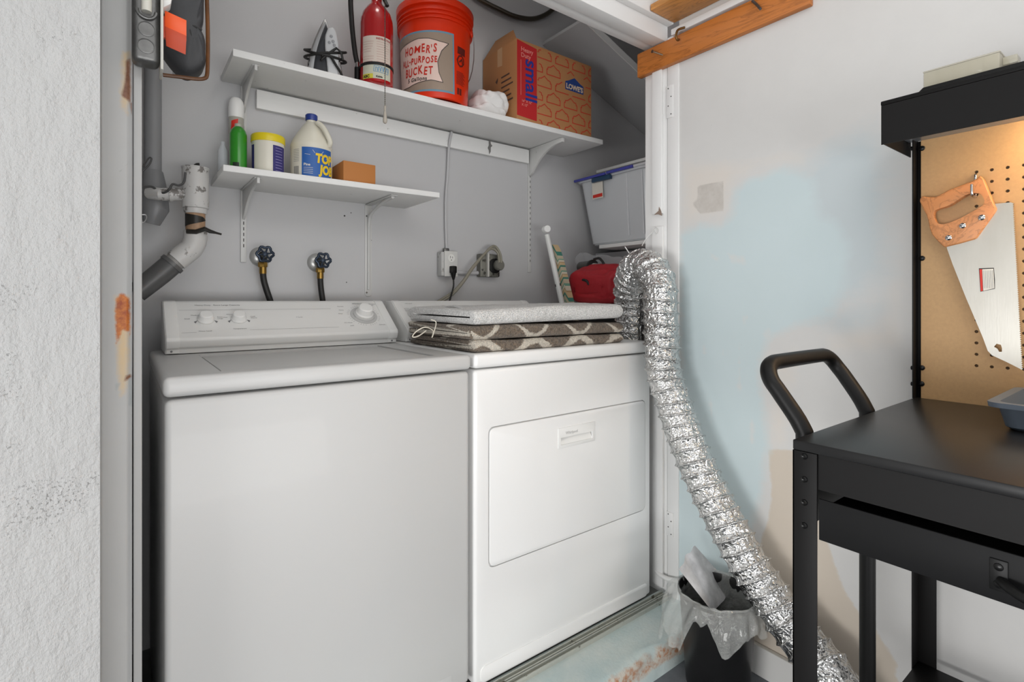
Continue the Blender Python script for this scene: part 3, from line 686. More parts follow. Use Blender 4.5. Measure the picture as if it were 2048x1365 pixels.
# orange bucket
bx, by = .980, 1.800; fb = facing(bx, by)
B = thing('bucket', 'orange five-gallon plastic bucket with grey and white label on the upper shelf', 'bucket', (bx, by, SH))
org = mat('bucket_orange', (226, 50, 8), .32, vscale=5)
brf = lambda v: .1255+.0145*(v/.36)
prf = [(.115, .004), (.121, .0), (.1255, .003)]+[(brf(v), v) for v in (.05, .1, .2, .28)]
for v in (.285, .300, .315): prf += [(brf(v)+.001, v), (brf(v)+.0085, v+.001), (brf(v)+.0085, v+.004), (brf(v)+.001, v+.006)]
prf += [(brf(.335), .335), (brf(.335)+.010, .338), (brf(.34)+.011, .362), (brf(.34)+.007, .366), (brf(.34)+.002, .364), (brf(.34)-.002, .34), (.120, .01)]
MB().lathe(prf, (bx, by, SH), seg=72).build('pail', org, B, sharp=50)
bm0 = lambda off: cyl(bx, by, SH, brf, fb-.47, off)
gl = MB().decal(b2([[(-.14, .022), (.135, .022), (.135, .242), (-.14, .242)]]), bm0(.0006), .01).build('label_border', mat('label_slate_blue', (110, 150, 172), .5), B)
g2 = MB().decal(b2([[(-.135, .029), (.129, .029), (.129, .235), (-.135, .235)]]), bm0(.0011), .01).build('label_panel', mat('label_taupe', (158, 140, 124), .5), gl)
ban = [(-.12, .055), (-.09, .048), (-.05, .046), (0, .056), (.045, .062), (.088, .056), (.074, .09), (.070, .13), (.085, .17), (.112, .200), (.08, .203), (.04, .212), (0, .214), (-.05, .207), (-.12, .20)]
bo = MB().decal(stroke([Vector(p) for p in ban], .002, True), bm0(.0021), .01).build('banner_outline', dark_ink, gl)
MB().decal(b2([ban]), bm0(.0016), .008).build('banner', mat('label_blush', (236, 208, 196), .5), gl)
def handtext(s, size, x, y, sh=.0, amp=.0028, xs=.82):
    mb = MB(); cx = x
    for i, ch in enumerate(s):
        if ch == ' ': cx += size*.3; continue
        t = text2(ch, size*(1+.06*math.sin(i*2.3)), .0004 if size < .025 else (.0002 if ch == 'M' else .0010), sh, at=(cx, y+amp*math.sin(i*1.9+x*50)), rot=.05*math.sin(i*2.7), xs=xs*(1.45 if ch == 'M' else 1))
        ww = max(v.co.x for v in t.verts)-cx; mb.decal(t, bm0(.0026), .006); cx += max(ww, size*.16)+size*.055
    return mb
for s_, sz, x, y in (("HOMER'S", .040, -.066, .162), ('ALL-PURPOSE', .032, -.084, .125), ('BUCKET', .041, -.066, .084)):
    handtext(s_, sz, x, y, .12, xs=.64).build('lettering', mat('bucket_letter_red', (206, 40, 22), .5), gl)
handtext('5 Gallons', .020, -.052, .062, .1, 0, .95).build('lettering', dark_ink, gl)
dk = MB(); bmR = cyl(bx, by, SH, brf, fb+.80, .0008)
dk.decal(b2([[(-.018, .178), (.024, .178), (.024, .205), (-.018, .205)]]), bmR, .008)
for k in range(11): dk.decal(stroke([(-.019, .112-.0045*k), (.016+.006*(k % 3), .112-.0045*k)], .002), bmR, .008)
dk.decal(b2([[(-.014, .028), (-.004, .028), (-.004, .052), (-.014, .052)], [(-.001, .028), (.009, .028), (.009, .052), (-.001, .052)]]), bmR, .008)
dk.decal(stroke([(-.012, .14), (-.018, .155), (-.010, .17), (.004, .175), (.016, .166), (.018, .15), (.008, .138), (-.004, .134)], .006, True), bmR, .008)
dk.decal(stroke([(-.006, .15), (.006, .162), (.01, .148)], .006), bmR, .008)
dk.build('side_print', mat('bucket_print', (96, 22, 12), .6), B)
bra = fb+1.35; ear = Vector((bx+.146*math.sin(bra), by-.146*math.cos(bra), SH+.29))
MB().lathe([(.014, 0), (.014, .004), (.008, .007)], ear-Vector((math.sin(bra), -math.cos(bra), 0))*.004, (math.sin(bra), -math.cos(bra), 0), 20).build('handle_lug', org, B)
wp = []
for k in range(13):
    f_ = k/12; a = bra+.10+f_*1.9; q_ = .150+.012*math.sin(PI*f_); wp.append(Vector((bx+q_*math.sin(a), by-q_*math.cos(a), SH+.288-.165*math.sin(PI/2*min(1, f_*1.7)))))
wp = [p for p in wp if p.y < BY-.004]
MB().tube(wp, .0018, 8).build('wire_handle', mat('wire_steel', (170, 170, 168), .3, 1), B)
# cloth bundle
def lump(c, s, seed, amp=.2, sub=5, flat_z=None, crease=None, ex_=.72):
    mb = MB(); bmesh.ops.create_icosphere(mb.bm, subdivisions=sub, radius=1)
    for v in mb.bm.verts:
        p = v.co.copy(); q = Vector([math.copysign(abs(a)**ex_, a) for a in p])
        d = 1+amp*noise.noise(p*1.4+Vector((seed,)*3))+amp*.4*noise.noise(p*4+Vector((seed,)*3))
        if crease: d += crease(p)
        v.co = Vector((q.x*s[0]*d, q.y*s[1]*d, max(0, (q.z+1)/2*s[2]*2*d*(1-.25*p.x*p.x)) if flat_z is None else flat_z(p, q, d)))+Vector(c)
    return mb
cl = lump((1.207, 1.780, SH+.001), (.078, .085, .055), 3, .10, 5, crease=lambda p: -.16*math.exp(-((p.z+.15*p.x+.1)/.10)**2)+.05*math.sin(p.x*9+p.z*7))
solo(cl, 'cloth', mat('white_cotton', (234, 233, 231), .9, bump=(140, .5), sheen=.3), 'rolled white cotton cloth on the upper shelf between bucket and cardboard box', 'cloth', sharp=80)
# cardboard box
kx0, kx1, ky0, ky1, kz1 = 1.297, 1.734, 1.690, 1.940, SH+.335
K = thing('cardboard_box', 'brown cardboard moving box with red band, right end of the upper shelf', 'box', ((kx0+kx1)/2, (ky0+ky1)/2, SH))
kraft = mat('kraft_cardboard', (176, 124, 78), .75, bump=(120, .1), vscale=30)
kb = MB().box(kx0, kx1, ky0, ky1, SH+.0005, kz1, .003)
kb = booled(kb, MB().box(kx0+.004, kx1-.004, ky0+.004, ky1-.004, SH+.01, kz1+.02)); kb.build('carton', kraft, K)
MB().prism([Vector((kx0+.002, ky0+.004, kz1-.002)), Vector((kx0+.002, ky1-.004, kz1-.002)), Vector((kx0+.06, ky1-.015, kz1+.098)), Vector((kx0+.05, ky0+.09, kz1+.085))], (.003, 0, -.001), .0008).build('flap', kraft, K)
MB().prism([Vector((kx0+.004, ky0+.002, kz1-.002)), Vector((kx1-.004, ky0+.002, kz1-.002)), Vector((kx1-.02, ky0+.11, kz1+.004)), Vector((kx0+.02, ky0+.11, kz1+.012))], (0, .001, .003), .0008).build('flap', kraft, K)
MB().prism([Vector((kx1-.004, ky0+.004, kz1-.002)), Vector((kx1-.004, ky1-.004, kz1-.002)), Vector((kx1-.11, ky1-.015, kz1-.004)), Vector((kx1-.11, ky0+.12, kz1+.003))], (0, 0, .003), .0008).build('flap', kraft, K)
kf = flat((kx0, ky0, SH), (1, 0, 0), (0, 0, 1), (0, -1, 0), .0006)
kfb = MB().decal(b2([[(.002, .018), (.108, .012), (.108, .318), (.002, .330)]]), kf).build('red_band', mat('box_red', (186, 34, 36), .55), K)
kf2 = flat((kx0, ky0, SH), (1, 0, 0), (0, 0, 1), (0, -1, 0), .0012)
MB().decal(text2('small', .088, .0016, rot=-PI/2, at=(.048, .262), xs=1.0), kf2).build('lettering', mat('box_navy', (38, 52, 140), .5), kfb)
tm = MB(); tm.decal(text2('Heavy', .026, .0004, at=(.022, .288)), kf2); tm.decal(text2('Duty', .026, .0004, at=(.022, .264)), kf2)
tm.build('lettering', mat('box_pink_ink', (226, 140, 130), .55), kfb); tm = MB()
tm.decal(text2('16" X 12"', .014, .0003, at=(.026, .078)), kf2); tm.decal(text2('X 12"', .014, .0003, at=(.026, .062)), kf2)
tm.build('size_lettering', mat('box_pink_ink', (226, 140, 130), .55), kfb)
MB().decal(stroke([(.022, .25), (.022, .105)], .002), kf2).build('pink_line', mat('box_pink_ink', (226, 140, 130), .55), kfb)
hi_ = 0; hs = MB(); rw = .066; cw = .102
house = [(0, 0), (0, .022), (.006, .022), (.006, .030), (.014, .033), (.020, .033), (.042, .047), (.064, .033), (.070, .033), (.078, .030), (.078, .022), (.084, .022), (.084, 0)]
for r in range(6):
    for c in range(5):
        u0 = .062+c*cw+(.05 if r % 2 else 0); v0 = -.012+r*.060
        pts = [(u0+a*.92, v0+b) for a, b in house]
        seg_ = []
        for a, b in zip(pts, pts[1:]+pts[:1]):
            n_ = max(1, int(math.hypot(b[0]-a[0], b[1]-a[1])/.014))
            for k in range(n_):
                p = (a[0]+(b[0]-a[0])*k/n_, a[1]+(b[1]-a[1])*k/n_); q = (a[0]+(b[0]-a[0])*(k+1)/n_, a[1]+(b[1]-a[1])*(k+1)/n_)
                mx, my = (p[0]+q[0])/2, (p[1]+q[1])/2
                if .112 < mx < .430 and .006 < my < .325 and not (.262 < mx < .395 and .178 < my < .262):
                    hi_ += 1; sb_ = stroke([p, q], .0040)
                    for v in sb_.verts: v.co.z = (hi_ % 5)*.00012
                    hs.decal(sb_, kf)
hs.build('house_pattern', mat('box_print_red', (190, 52, 36), .6), K)
lg = [(.272, .190), (.272, .226), (.283, .230), (.290, .232), (.328, .252), (.366, .232), (.373, .230), (.384, .226), (.384, .190)]
lgo = MB().decal(b2([lg]), kf).build('logo', mat('box_logo_blue', (34, 62, 124), .5), K)
MB().decal(text2("LOWE'S", .031, .0012, align='CENTER', at=(.328, .197), xs=.95), kf2).build('lettering', mat('box_cream', (214, 190, 160), .5), lgo)
ks = flat((kx0, ky1, SH), (0, -1, 0), (0, 0, 1), (-1, 0, 0), .0006); tm = MB()
for k in range(6): tm.decal(stroke([(.145, .205-.022*k), (.20+.012*(k % 3), .205-.022*k)], .007), ks)
tm.decal(b2([[(.10, .20), (.118, .215), (.118, .20), (.112, .188)]]), ks)
tm.build('side_print', mat('box_side_ink', (84, 62, 52), .7), K)
MB().decal(b2([[(.115, .26), (.150, .255), (.150, .335), (.115, .335)]]), ks).build('packing_tape', mat('packing_tape', (190, 150, 108), .3), K)
MB().decal(b2([[(.07, .10), (.125, .09), (.135, .13), (.08, .14)]]), ks).build('red_print', mat('box_red', (186, 34, 36), .55), K)
# pull chain
cx_, cy_ = aY(770, 238, 1.45).x, 1.45
PC = thing('pull_chain', 'beaded light pull chain with a wooden pendant hanging before the shelves', 'pull chain', (cx_, cy_, 1.59))
mb = MB().tube([(cx_, cy_, 1.645), (cx_, cy_, 2.70)], .0009, 6)
z = 1.647
while z < 2.70:
    t = bmesh.new(); bmesh.ops.create_icosphere(t, subdivisions=1, radius=.0021); bmesh.ops.translate(t, vec=(cx_, cy_, z), verts=t.verts[:]); mb.add(t); z += .0055
mb.build('bead_chain', mat('chain_metal', (120, 116, 108), .35, 1), PC)
MB().lathe([(.001, .054), (.0032, .052), (.0035, .046), (.003, .040), (.0052, .022), (.0066, .010), (.0060, .004), (.003, .0005)], (cx_, cy_, 1.592), seg=20).build('pendant', mat('pendant_wood', (176, 168, 156), .4), PC)
# ------------------------------------------------------------------ lower shelf things
s1 = thing('spray_can', 'tall pale spray can with white cap behind the green bottle', 'spray can', (.300, 1.905, LS))
MB().lathe([(.020, 0), (.0225, .004), (.0225, .205), (.019, .214)], (.300, 1.905, LS), seg=32).build('can', mat('can_grey', (172, 170, 160), .35), s1)
MB().lathe([(.0225, .207), (.0235, .21), (.0235, .245), (.021, .262), (.014, .272), (.002, .275)], (.300, 1.905, LS), seg=32).build('cap', white_plastic, s1)
cm_ = cyl(.300, 1.905, LS, .0225, facing(.3, 1.905)-.2)
MB().decal(b2([[(-.012, .160), (.008, .168), (.010, .200), (-.010, .192)]]), cm_, .004).build('red_mark', red_ink, s1)
MB().decal(b2([[(-.012, .145), (.004, .150), (.008, .166), (-.012, .158)]]), cm_, .004).build('navy_mark', mat('navy_ink', (20, 24, 60), .5), s1)
s2 = thing('spray_bottle', 'short bright green can at the left end of the lower shelf', 'can', (.290, 1.805, LS))
MB().lathe([(.021, 0), (.0245, .003), (.0245, .125), (.021, .137), (.015, .146), (.010, .150)], (.290, 1.805, LS), seg=32).build('body', mat('bright_green', (44, 138, 34), .3, coat=.3), s2)
MB().lathe([(.0105, .148), (.0105, .158), (.006, .160)], (.290, 1.805, LS), seg=20).build('neck', mat('pale_neck', (170, 176, 160), .4), s2)
MB().decal(b2([[(-.016, .012), (.002, .012), (.002, .034), (-.016, .034)]]), cyl(.290, 1.805, LS, .0245, facing(.29, 1.805)), .006).build('dark_label', mat('dark_green_ink', (26, 44, 30), .5), s2)
s3 = thing('clear_bottle', 'clear plastic bottle at the far left end of the lower shelf', 'bottle', (.252, 1.84, LS))
MB().lathe([(.012, 0), (.014, .003), (.014, .075), (.006, .095), (.006, .105)], (.252, 1.84, LS), seg=24).build('bottle', mat('clear_plastic', (225, 230, 235), .08, alpha=.35), s3)
c1 = thing('detergent_tub', 'white plastic tub with yellow screw lid and purple label on the lower shelf', 'container', (.375, 1.80, LS))
MB().lathe([(.044, 0), (.047, .004), (.048, .112), (.048, .116)], (.375, 1.80, LS), seg=40).build('body', mat('cream_plastic', (222, 218, 204), .4), c1)
MB().lathe([(.0495, .110), (.0505, .112), (.0505, .130), (.048, .134), (.004, .1345)], (.375, 1.80, LS), seg=48).build('lid', mat('yellow_plastic', (226, 204, 32), .35), c1)
fm = facing(.375, 1.8); lbq = MB().decal(b2([[(-.062, .004), (-.046, .004), (-.046, .098), (-.062, .098)]]), cyl(.375, 1.80, LS, .048, fm), .006).build('side_label', mat('label_purple', (50, 44, 112), .5), c1); lbp = MB().decal(b2([[(.014, .004), (.060, .004), (.060, .098), (.014, .098)]]), cyl(.375, 1.80, LS, .048, fm), .006).build('label', mat('label_purple', (50, 44, 112), .5), c1)
tm = MB(); 
for k in range(9): tm.decal(stroke([(.022, .09-.009*k), (.046, .09-.009*k)], .0012), cyl(.375, 1.80, LS, .048, fm, .0012), .006)
tm.build('small_print', mat('lilac_ink', (170, 165, 205), .5), lbp)
jc = Vector((.510, 1.80, LS)); fj = facing(jc.x, jc.y)
J = thing('bleach_jug', 'white plastic jug with blue cap and blue label, middle of the lower shelf', 'jug', jc)
jugp = mat('milky_plastic', (226, 222, 206), .38)
jr = lambda v: .066
rings = []
for z, r, off in [(0, .060, 0), (.004, .065, 0), (.05, .066, 0), (.112, .066, 0), (.120, .067, 0), (.128, .065, 0), (.145, .058, 0), (.165, .046, 0), (.185, .033, 0), (.200, .022, 0), (.206, .0165, 0), (.216, .0165, 0)]:
    rings.append([jc+Vector((r*math.cos(2*PI*k/40), r*math.sin(2*PI*k/40), z)) for k in range(40)])
jb_ = MB(); jb_.loft(rings)
Tj = Matrix.Translation(jc) @ Matrix.Rotation(fj, 4, 'Z')
cutb = MB(Tj).prism([Vector((x, -.09, z)) for x, z in [(-.002, .135), (.020, .135), (.022, .15), (.013, .178), (.004, .188), (-.002, .185)]], (0, .18, 0))
bmesh.ops.transform(cutb.bm, matrix=Tj, verts=cutb.bm.verts[:]); cutb.T = None
jbo = MB(); jbo.loft([[p for p in r] for r in rings]); jb_.bm.free()
jbo.build('body', jugp, J)
hndl = [Tj @ Vector(p) for p in ((.018, -.030, .200), (.034, -.040, .185), (.048, -.046, .160), (.058, -.044, .135), (.054, -.036, .124))]
MB().tube(hndl, .0085, 12, smooth=5).build('handle', jugp, J)
MB().lathe([(.0185, .212), (.0195, .214), (.0195, .230), (.017, .233), (.002, .2335)], jc, seg=32).build('cap', mat('cap_blue', (40, 62, 140), .35), J)
jm = cyl(jc.x, jc.y, LS, .0665, fj); jlb = MB().decal(b2([[(-.030, .012), (.075, .012), (.075, .107), (-.030, .107)]]), jm, .006).build('label', mat('label_royal', (42, 96, 170), .45), J)
jm2 = cyl(jc.x, jc.y, LS, .0665, fj, .0013)
tm = MB(); tm.decal(text2('TOP', .040, .0022, .1, at=(.012, .060), xs=.8), jm2, .006); tm.decal(text2('JOB', .040, .0022, .1, at=(.026, .024), xs=.8), jm2, .006); tm.build('lettering', mat('label_gold', (236, 200, 40), .5), jlb)
tm = MB(); tm.decal(text2('Pine', .012, .0003, at=(-.024, .046)), jm2, .006)
for k in range(4): tm.decal(stroke([(-.024, .040-.006*k), (.004, .040-.006*k)], .0012), jm2, .006)
for a in (.3, .7, 1.2, 1.9, 2.5): tm.decal(stroke([(.02+.03*math.cos(a), .07+.02*math.sin(a)), (.02+.05*math.cos(a), .06+.045*math.sin(a)*.9)], .0010), jm2, .006)
tm.build('small_print', paper_white, jlb)
tm = MB(); 
for k in range(8): tm.decal(stroke([(-.062, .10-.0055*k), (-.040, .10-.0055*k)], .0010), jm, .006)
for k in range(7): tm.decal(stroke([(-.060+.003*k, .018), (-.060+.003*k, .045)], .0014), jm, .006)
tm.build('back_label_print', grey_ink, J)
cb = MB().box(.598, .712, 1.742, 1.885, LS+.0005, LS+.083, .002)
solo(cb, 'small_carton', mat('plain_orange_card', (188, 122, 62), .7, vscale=20), 'small plain orange-brown carton at the right of the lower shelf', 'box')
fp = thing('flat_packet', 'thin dark and red packet lying flat at the right end of the lower shelf', 'packet', (.785, 1.74, LS))
MB().box(.722, .800, 1.695, 1.80, LS+.0005, LS+.006, .0008).build('dark_part', mat('packet_dark', (52, 38, 40), .5), fp)
MB().box(.790, .852, 1.69, 1.79, LS+.0005, LS+.0045, .0008).build('red_part', mat('packet_red', (176, 72, 58), .5), fp)
# ------------------------------------------------------------------ conduit, outlets, valves
cn = [aY(930, -22, 1.925), aY(965, 2, 1.925), aY(1000, 20, 1.925), aY(1030, 33, 1.925), aY(1062, 38, 1.925), aY(1086, 32, 1.925), aY(1104, 20, 1.925), aY(1120, 0, 1.925), aY(1128, -22, 1.925)]
solo(MB().tube(cn, .011, 14, smooth=6), 'metal_conduit', mat('dull_conduit', (110, 104, 94), .35, 1, bump=(60, .2)), 'curved bare metal conduit high on the back wall above the bucket', 'conduit')
OB = thing('wall_outlet', 'white painted wall outlet box with a black plug in its lower socket', 'outlet', (1.105, BY, 1.17))
obm = mat('painted_box', (190, 190, 188), .45, dirt=((110, 108, 104), 40, .62), bump=(60, .3))
MB().box(1.066, 1.120, BY-.040, BY-.0005, 1.170, 1.272, .004).build('box', obm, OB)
MB().box(1.078, 1.142, BY-.0465, BY-.038, 1.168, 1.276, .003).build('cover_plate', mat('outlet_plate', (206, 206, 203), .4), OB)
for z in (1.246, 1.200):
    so = MB().lathe([(.0165, 0), (.0165, .0012)], (1.110, BY-.0465, z), (0, -1, 0), 28).build('socket', mat('socket_white', (228, 228, 224), .35), OB)
    if z > 1.22:
        MB().box(1.104, 1.106, BY-.0481, BY-.0475, z-.001, z+.009).build('slot', dark_ink, so); MB().box(1.114, 1.116, BY-.0481, BY-.0475, z-.001, z+.007).build('slot', dark_ink, so)
        MB().lathe([(.0022, 0), (.0022, .0005)], (1.110, BY-.0476, z-.008), (0, -1, 0), 10).build('slot', dark_ink, so)
MB().box(1.092, 1.116, BY-.02, BY-.004, 1.274, 1.29, .003).build('cable_clamp', steel, OB)
pg = thing('power_cord', 'black plug and thin power cord running down from the white outlet', 'power cord', (1.112, BY-.06, 1.07))
MB().box(1.098, 1.126, BY-.068, BY-.0485, 1.182, 1.212, .004, 2).build('plug', black_plastic, pg)
MB().lathe([(.012, 0), (.008, .018), (.0045, .03)], (1.112, BY-.06, 1.184), (.02, 0, -1), 16).build('strain_relief', black_plastic, pg)
MB().tube([(1.112, BY-.06, 1.160), (1.114, BY-.058, 1.13), (1.108, BY-.055, 1.10), (1.098, BY-.05, 1.06), (1.085, BY-.045, 1.0)], .0035, 8, smooth=6).build('cord', black_rubber, pg)
cbl = [(1.108, BY-.010, 1.285), (1.104, BY-.010, 1.38), (1.103, BY-.012, 1.50), (1.112, BY-.010, 1.60), (1.116, BY-.012, 1.70), (1.112, BY-.028, 1.74), (1.122, BY-.028, 1.785)]
solo(MB().tube(cbl, .0058, 10, smooth=6), 'painted_cable', closet_paint, 'white painted cable running down the wall from the upper shelf to the outlet', 'cable')
solo(MB().tube([(1.142, BY-.012, 1.19), (1.20, BY-.010, 1.187), (1.266, BY-.012, 1.19)], .009, 10, smooth=4), 'painted_conduit', closet_paint, 'short white painted conduit between the outlet and the dryer socket', 'conduit')
DO = thing('dryer_socket', 'scuffed square metal dryer power socket box on the back wall', 'outlet', (1.315, BY, 1.17))
scf = mat('scuffed_metal', (128, 128, 120), .45, .6, bump=(60, .5), dirt=((60, 58, 54), 25, .55))
MB().box(1.266, 1.368, BY-.034, BY-.0005, 1.172, 1.275, .004).build('box', scf, DO)
MB().box(1.300, 1.366, BY-.040, BY-.033, 1.174, 1.272, .003).build('cover_plate', scf, DO)
MB().box(1.296, 1.303, BY-.050, BY-.033, 1.172, 1.277, .002).build('flange', mat('chipped_white', (206, 204, 198), .5), DO)
MB().lathe([(.033, 0), (.033, .004), (.029, .006)], (1.337, BY-.040, 1.222), (0, -1, 0), 30).build('receptacle', black_plastic, DO)
DC = thing('power_cord', 'grey dryer cord arching from its round plug down to the dryer', 'power cord', (1.20, BY-.06, 1.0))
MB().lathe([(.022, .006), (.024, .010), (.024, .028), (.020, .034)], (1.348, BY-.040, 1.225), (0, -1, 0), 28).build('plug', mat('grey_rubber', (110, 109, 102), .5), DC)
gcord = mat('grey_cord', (136, 132, 118), .45)
for k, dxx in enumerate((-.0055, .0055)):
    base = [(1.346, BY-.072, 1.235), (1.345, BY-.065, 1.275), (1.325, BY-.06, 1.300), (1.300, BY-.06, 1.298), (1.26, BY-.06, 1.262), (1.205, BY-.06, 1.205), (1.165, BY-.055, 1.150), (1.12, BY-.045, 1.10), (1.06, BY-.035, 1.062), (1.0, BY-.03, 1.03), (.97, BY-.03, .98)]
    MB().tube([(x+dxx*(.4 if i > 4 else 1), y, z+dxx*(1 if i > 1 else 0)) for i, (x, y, z) in enumerate(base)], .0058, 10, smooth=6).build('cord', gcord, DC)
# supply valves
def valve(x, z, label):
    V = thing('supply_valve', label, 'water valve', (x, BY, z), 'washing machine supply valves')
    MB().lathe([(.034, .0005), (.033, .004), (.026, .010), (.013, .014), (.010, .014)], (x, BY, z), (0, -1, 0), 36).build('escutcheon', mat('painted_chrome', (186, 186, 184), .3, .5), V)
    MB().lathe([(.011, .012), (.011, .035), (.015, .038), (.016, .050), (.011, .056), (.008, .060), (.0055, .060), (.0055, .082)], (x, BY, z), (0, -1, 0), 20).build('valve_body', mat('aged_bronze', (78, 78, 74), .4, .9, bump=(90, .3)), V)
    MB().lathe([(.0125, -.018), (.0125, 0)], (x, BY-.045, z-.004), (0, 0, 1), 16).build('spout', mat('aged_bronze', (78, 78, 74), .4, .9), V)
    wheel = MB(); N_ = 36
    wheel.tube([Vector((x, BY-.080, z+.004))+Vector(((.0235+.0030*math.cos(6*a))*math.cos(a), 0, (.0235+.0030*math.cos(6*a))*math.sin(a))) for a in [2*PI*k/N_ for k in range(N_+1)]], .0045, 8)
    for k in range(6):
        a = 2*PI*k/6+.2; wheel.tube([Vector((x+.004*math.cos(a), BY-.080, z+.004+.004*math.sin(a))), Vector((x+.022*math.cos(a), BY-.080, z+.004+.022*math.sin(a)))], .0028, 8)
    wheel.lathe([(.008, 0), (.008, .008), (.004, .010)], (x, BY-.076, z+.004), (0, -1, 0), 12)
    wheel.build('handwheel', mat('dark_blue_metal', (44, 54, 68), .4, .6), V)
    MB().lathe([(.0145, -.020), (.0155, -.017), (.0155, -.006), (.0145, -.004)], (x, BY-.045, z-.018), (0, 0, 1), 8).build('hose_nut', brass, V)
    return V
valve(.3795, 1.218, 'water valve with dark handwheel, the left of the two behind the washing machine')
valve(.569, 1.206, 'water valve with dark handwheel, the right of the two behind the washing machine')
for x, z, lb_, dx_ in ((.3795, 1.218, 'black hose hanging from the left water valve', .045), (.569, 1.206, 'black hose hanging from the right water valve', .020)):
    hs_ = thing('supply_hose', lb_, 'hose', (x, BY-.045, 1.0), 'washing machine supply hoses')
    MB().lathe([(.0115, -.022), (.0115, 0)], (x, BY-.045, z-.038), (0, 0, 1), 14).build('ferrule', brass, hs_)
    MB().tube([(x, BY-.045, z-.056), (x+dx_*.1, BY-.045, z-.09), (x+dx_*.5, BY-.045, z-.15), (x+dx_, BY-.046, z-.22), (x+dx_*1.1, BY-.05, z-.30)], .0100, 12, smooth=6).build('hose', black_rubber, hs_)
# wall holes
for px, py in ((689, 432), (702, 426), (693, 565), (499, 384)):
    p = aY(px, py, BY)
    solo(MB().lathe([(.0032 if px == 689 else .002, 0), (.0032 if px == 689 else .002, .0004)], (p.x, BY-.0002, p.z), (0, -1, 0), 12), 'screw_hole', dark_ink, 'small dark screw hole in the grey back wall below the lower shelf', 'screw hole', 'screw holes in the back wall')
# ------------------------------------------------------------------ drain pipes on the left
dp = mat('chipped_white_pipe', (200, 199, 197), .4, dirt=((120, 116, 112), 26, .56), bump=(40, .4))
gp = mat('grey_abs_pipe', (92, 92, 92), .4, vscale=10)
def dY(px, py, y=1.80): return aY(px, py, y)
DP = thing('drain_standpipe', 'peeling white drain standpipe with side branch and elbow, left of the shelves', 'pipe', dY(391, 470))
a_, b_ = dY(391, 336), dY(391, 418); r1 = .035
MB().lathe([(r1*.92, 0), (r1, .002), (r1, a_.z-b_.z-.004), (r1*1.04, a_.z-b_.z-.003), (r1*1.04, a_.z-b_.z), (r1*.86, a_.z-b_.z+.001), (r1*.82, a_.z-b_.z-.03)], (a_.x, 1.80, b_.z), seg=36).build('upper_tube', dp, DP)
MB().tube([(a_.x, 1.80, a_.z-.01), (a_.x+.004, 1.80, a_.z+.004), (a_.x+.010, 1.80, a_.z+.006)], .010, 10, smooth=4).build('cap_lump', black_rubber, DP)
c_ = dY(391, 428); MB().lathe([(.028, 0), (.030, .003), (.0305, b_.z-c_.z)], (a_.x, 1.80, c_.z), seg=32).build('collar', dp, DP)
d_ = dY(391, 462); MB().lathe([(.0255, 0), (.0255, c_.z-d_.z+.002)], (a_.x, 1.80, d_.z), seg=32).build('rusty_neck', mat('rusty_neck', (186, 150, 118), .6, var=.5, vscale=30), DP)
tp = MB(); Tm = cyl(a_.x, 1.80, d_.z, .0262, facing(a_.x, 1.8)); hN = c_.z-d_.z
tp.decal(b2([[(-.038, hN*.98), (.020, hN*.80), (.036, hN*.62), (.0, hN*.38), (-.038, hN*.18)]]), Tm, .005); tp.build('black_tape', mat('black_tape', (30, 27, 22), .3), DP)
tp = MB().tube([dY(373, 463, 1.775), dY(392, 464, 1.768), dY(410, 458, 1.76), dY(420, 463, 1.76), dY(432, 466, 1.76), dY(443, 469, 1.76)], [.007]*3+[.006, .0035, .003], 8); tp.build('tape_end', mat('black_tape', (30, 27, 22), .3), DP)
e_ = [dY(391, 463), dY(390, 482), dY(383, 497), dY(370, 508), dY(352, 522)]
MB().tube(e_, .031, 24, smooth=6).build('elbow', dp, DP)
MB().tube([dY(366, 511), dY(352, 522), dY(336, 535)], .0275, 24).build('stub', mat('bare_grey_pipe', (150, 149, 146), .45, var=.2), DP)
MB().tube([dY(347, 526), dY(341, 531)], .034, 24).build('ring', gp, DP)
MB().tube([dY(342, 530), dY(322, 547), dY(298, 566), dY(272, 588)], [.031, .031, .030, .027], 24).build('rubber_coupling', mat('dark_grey_rubber', (84, 84, 84), .4), DP)
MB().tube([dY(376, 389), dY(345, 389), dY(322, 389), dY(300, 386, 1.83)], .0185, 20).build('side_branch', dp, DP)
MB().tube([dY(345, 389), dY(337, 389)], .0215, 20).build('branch_ring', dp, DP)
VP = thing('vent_stack', 'dark grey vertical pipe in the shaded left corner of the closet', 'pipe', (.10, 1.88, .9))
vx = aY(306, 300, 1.885).x
MB().tube([(vx, 1.885, aY(300, 396, 1.885).z), (vx, 1.885, 2.43)], .022, 20).build('pipe', mat('vent_stack_grey', (140, 141, 143), .5), VP)  # pipe and fitting have their own plain grey
MB().tube([(vx, 1.885, aY(300, 345, 1.885).z), (vx+.004, 1.87, aY(300, 385, 1.885).z), (vx+.006, 1.86, aY(300, 420, 1.885).z), (vx-.004, 1.87, aY(300, 448, 1.885).z)], [.026, .033, .034, .022], 18).build('fitting', mat('vent_fitting_grey', (130, 131, 133), .4), VP)
MB().box(.022, .040, 1.86, BY-.001, .5, 2.43, .002).build('backing_strip', closet_paint, VP)
wire_m = mat('grey_wire', (70, 70, 70), .5)
solo(MB().tube([aY(286, 376, 1.80), aY(304, 374, 1.80), aY(322, 386, 1.79), (aY(337, 381, 1.76)), aY(345, 369, 1.76), aY(358, 371, 1.76), aY(368, 364, 1.76), aY(371, 345, 1.76)], .0032, 8, smooth=6), 'loose_wire', wire_m, 'thin dark wire looping from the left corner to the white standpipe', 'wire')
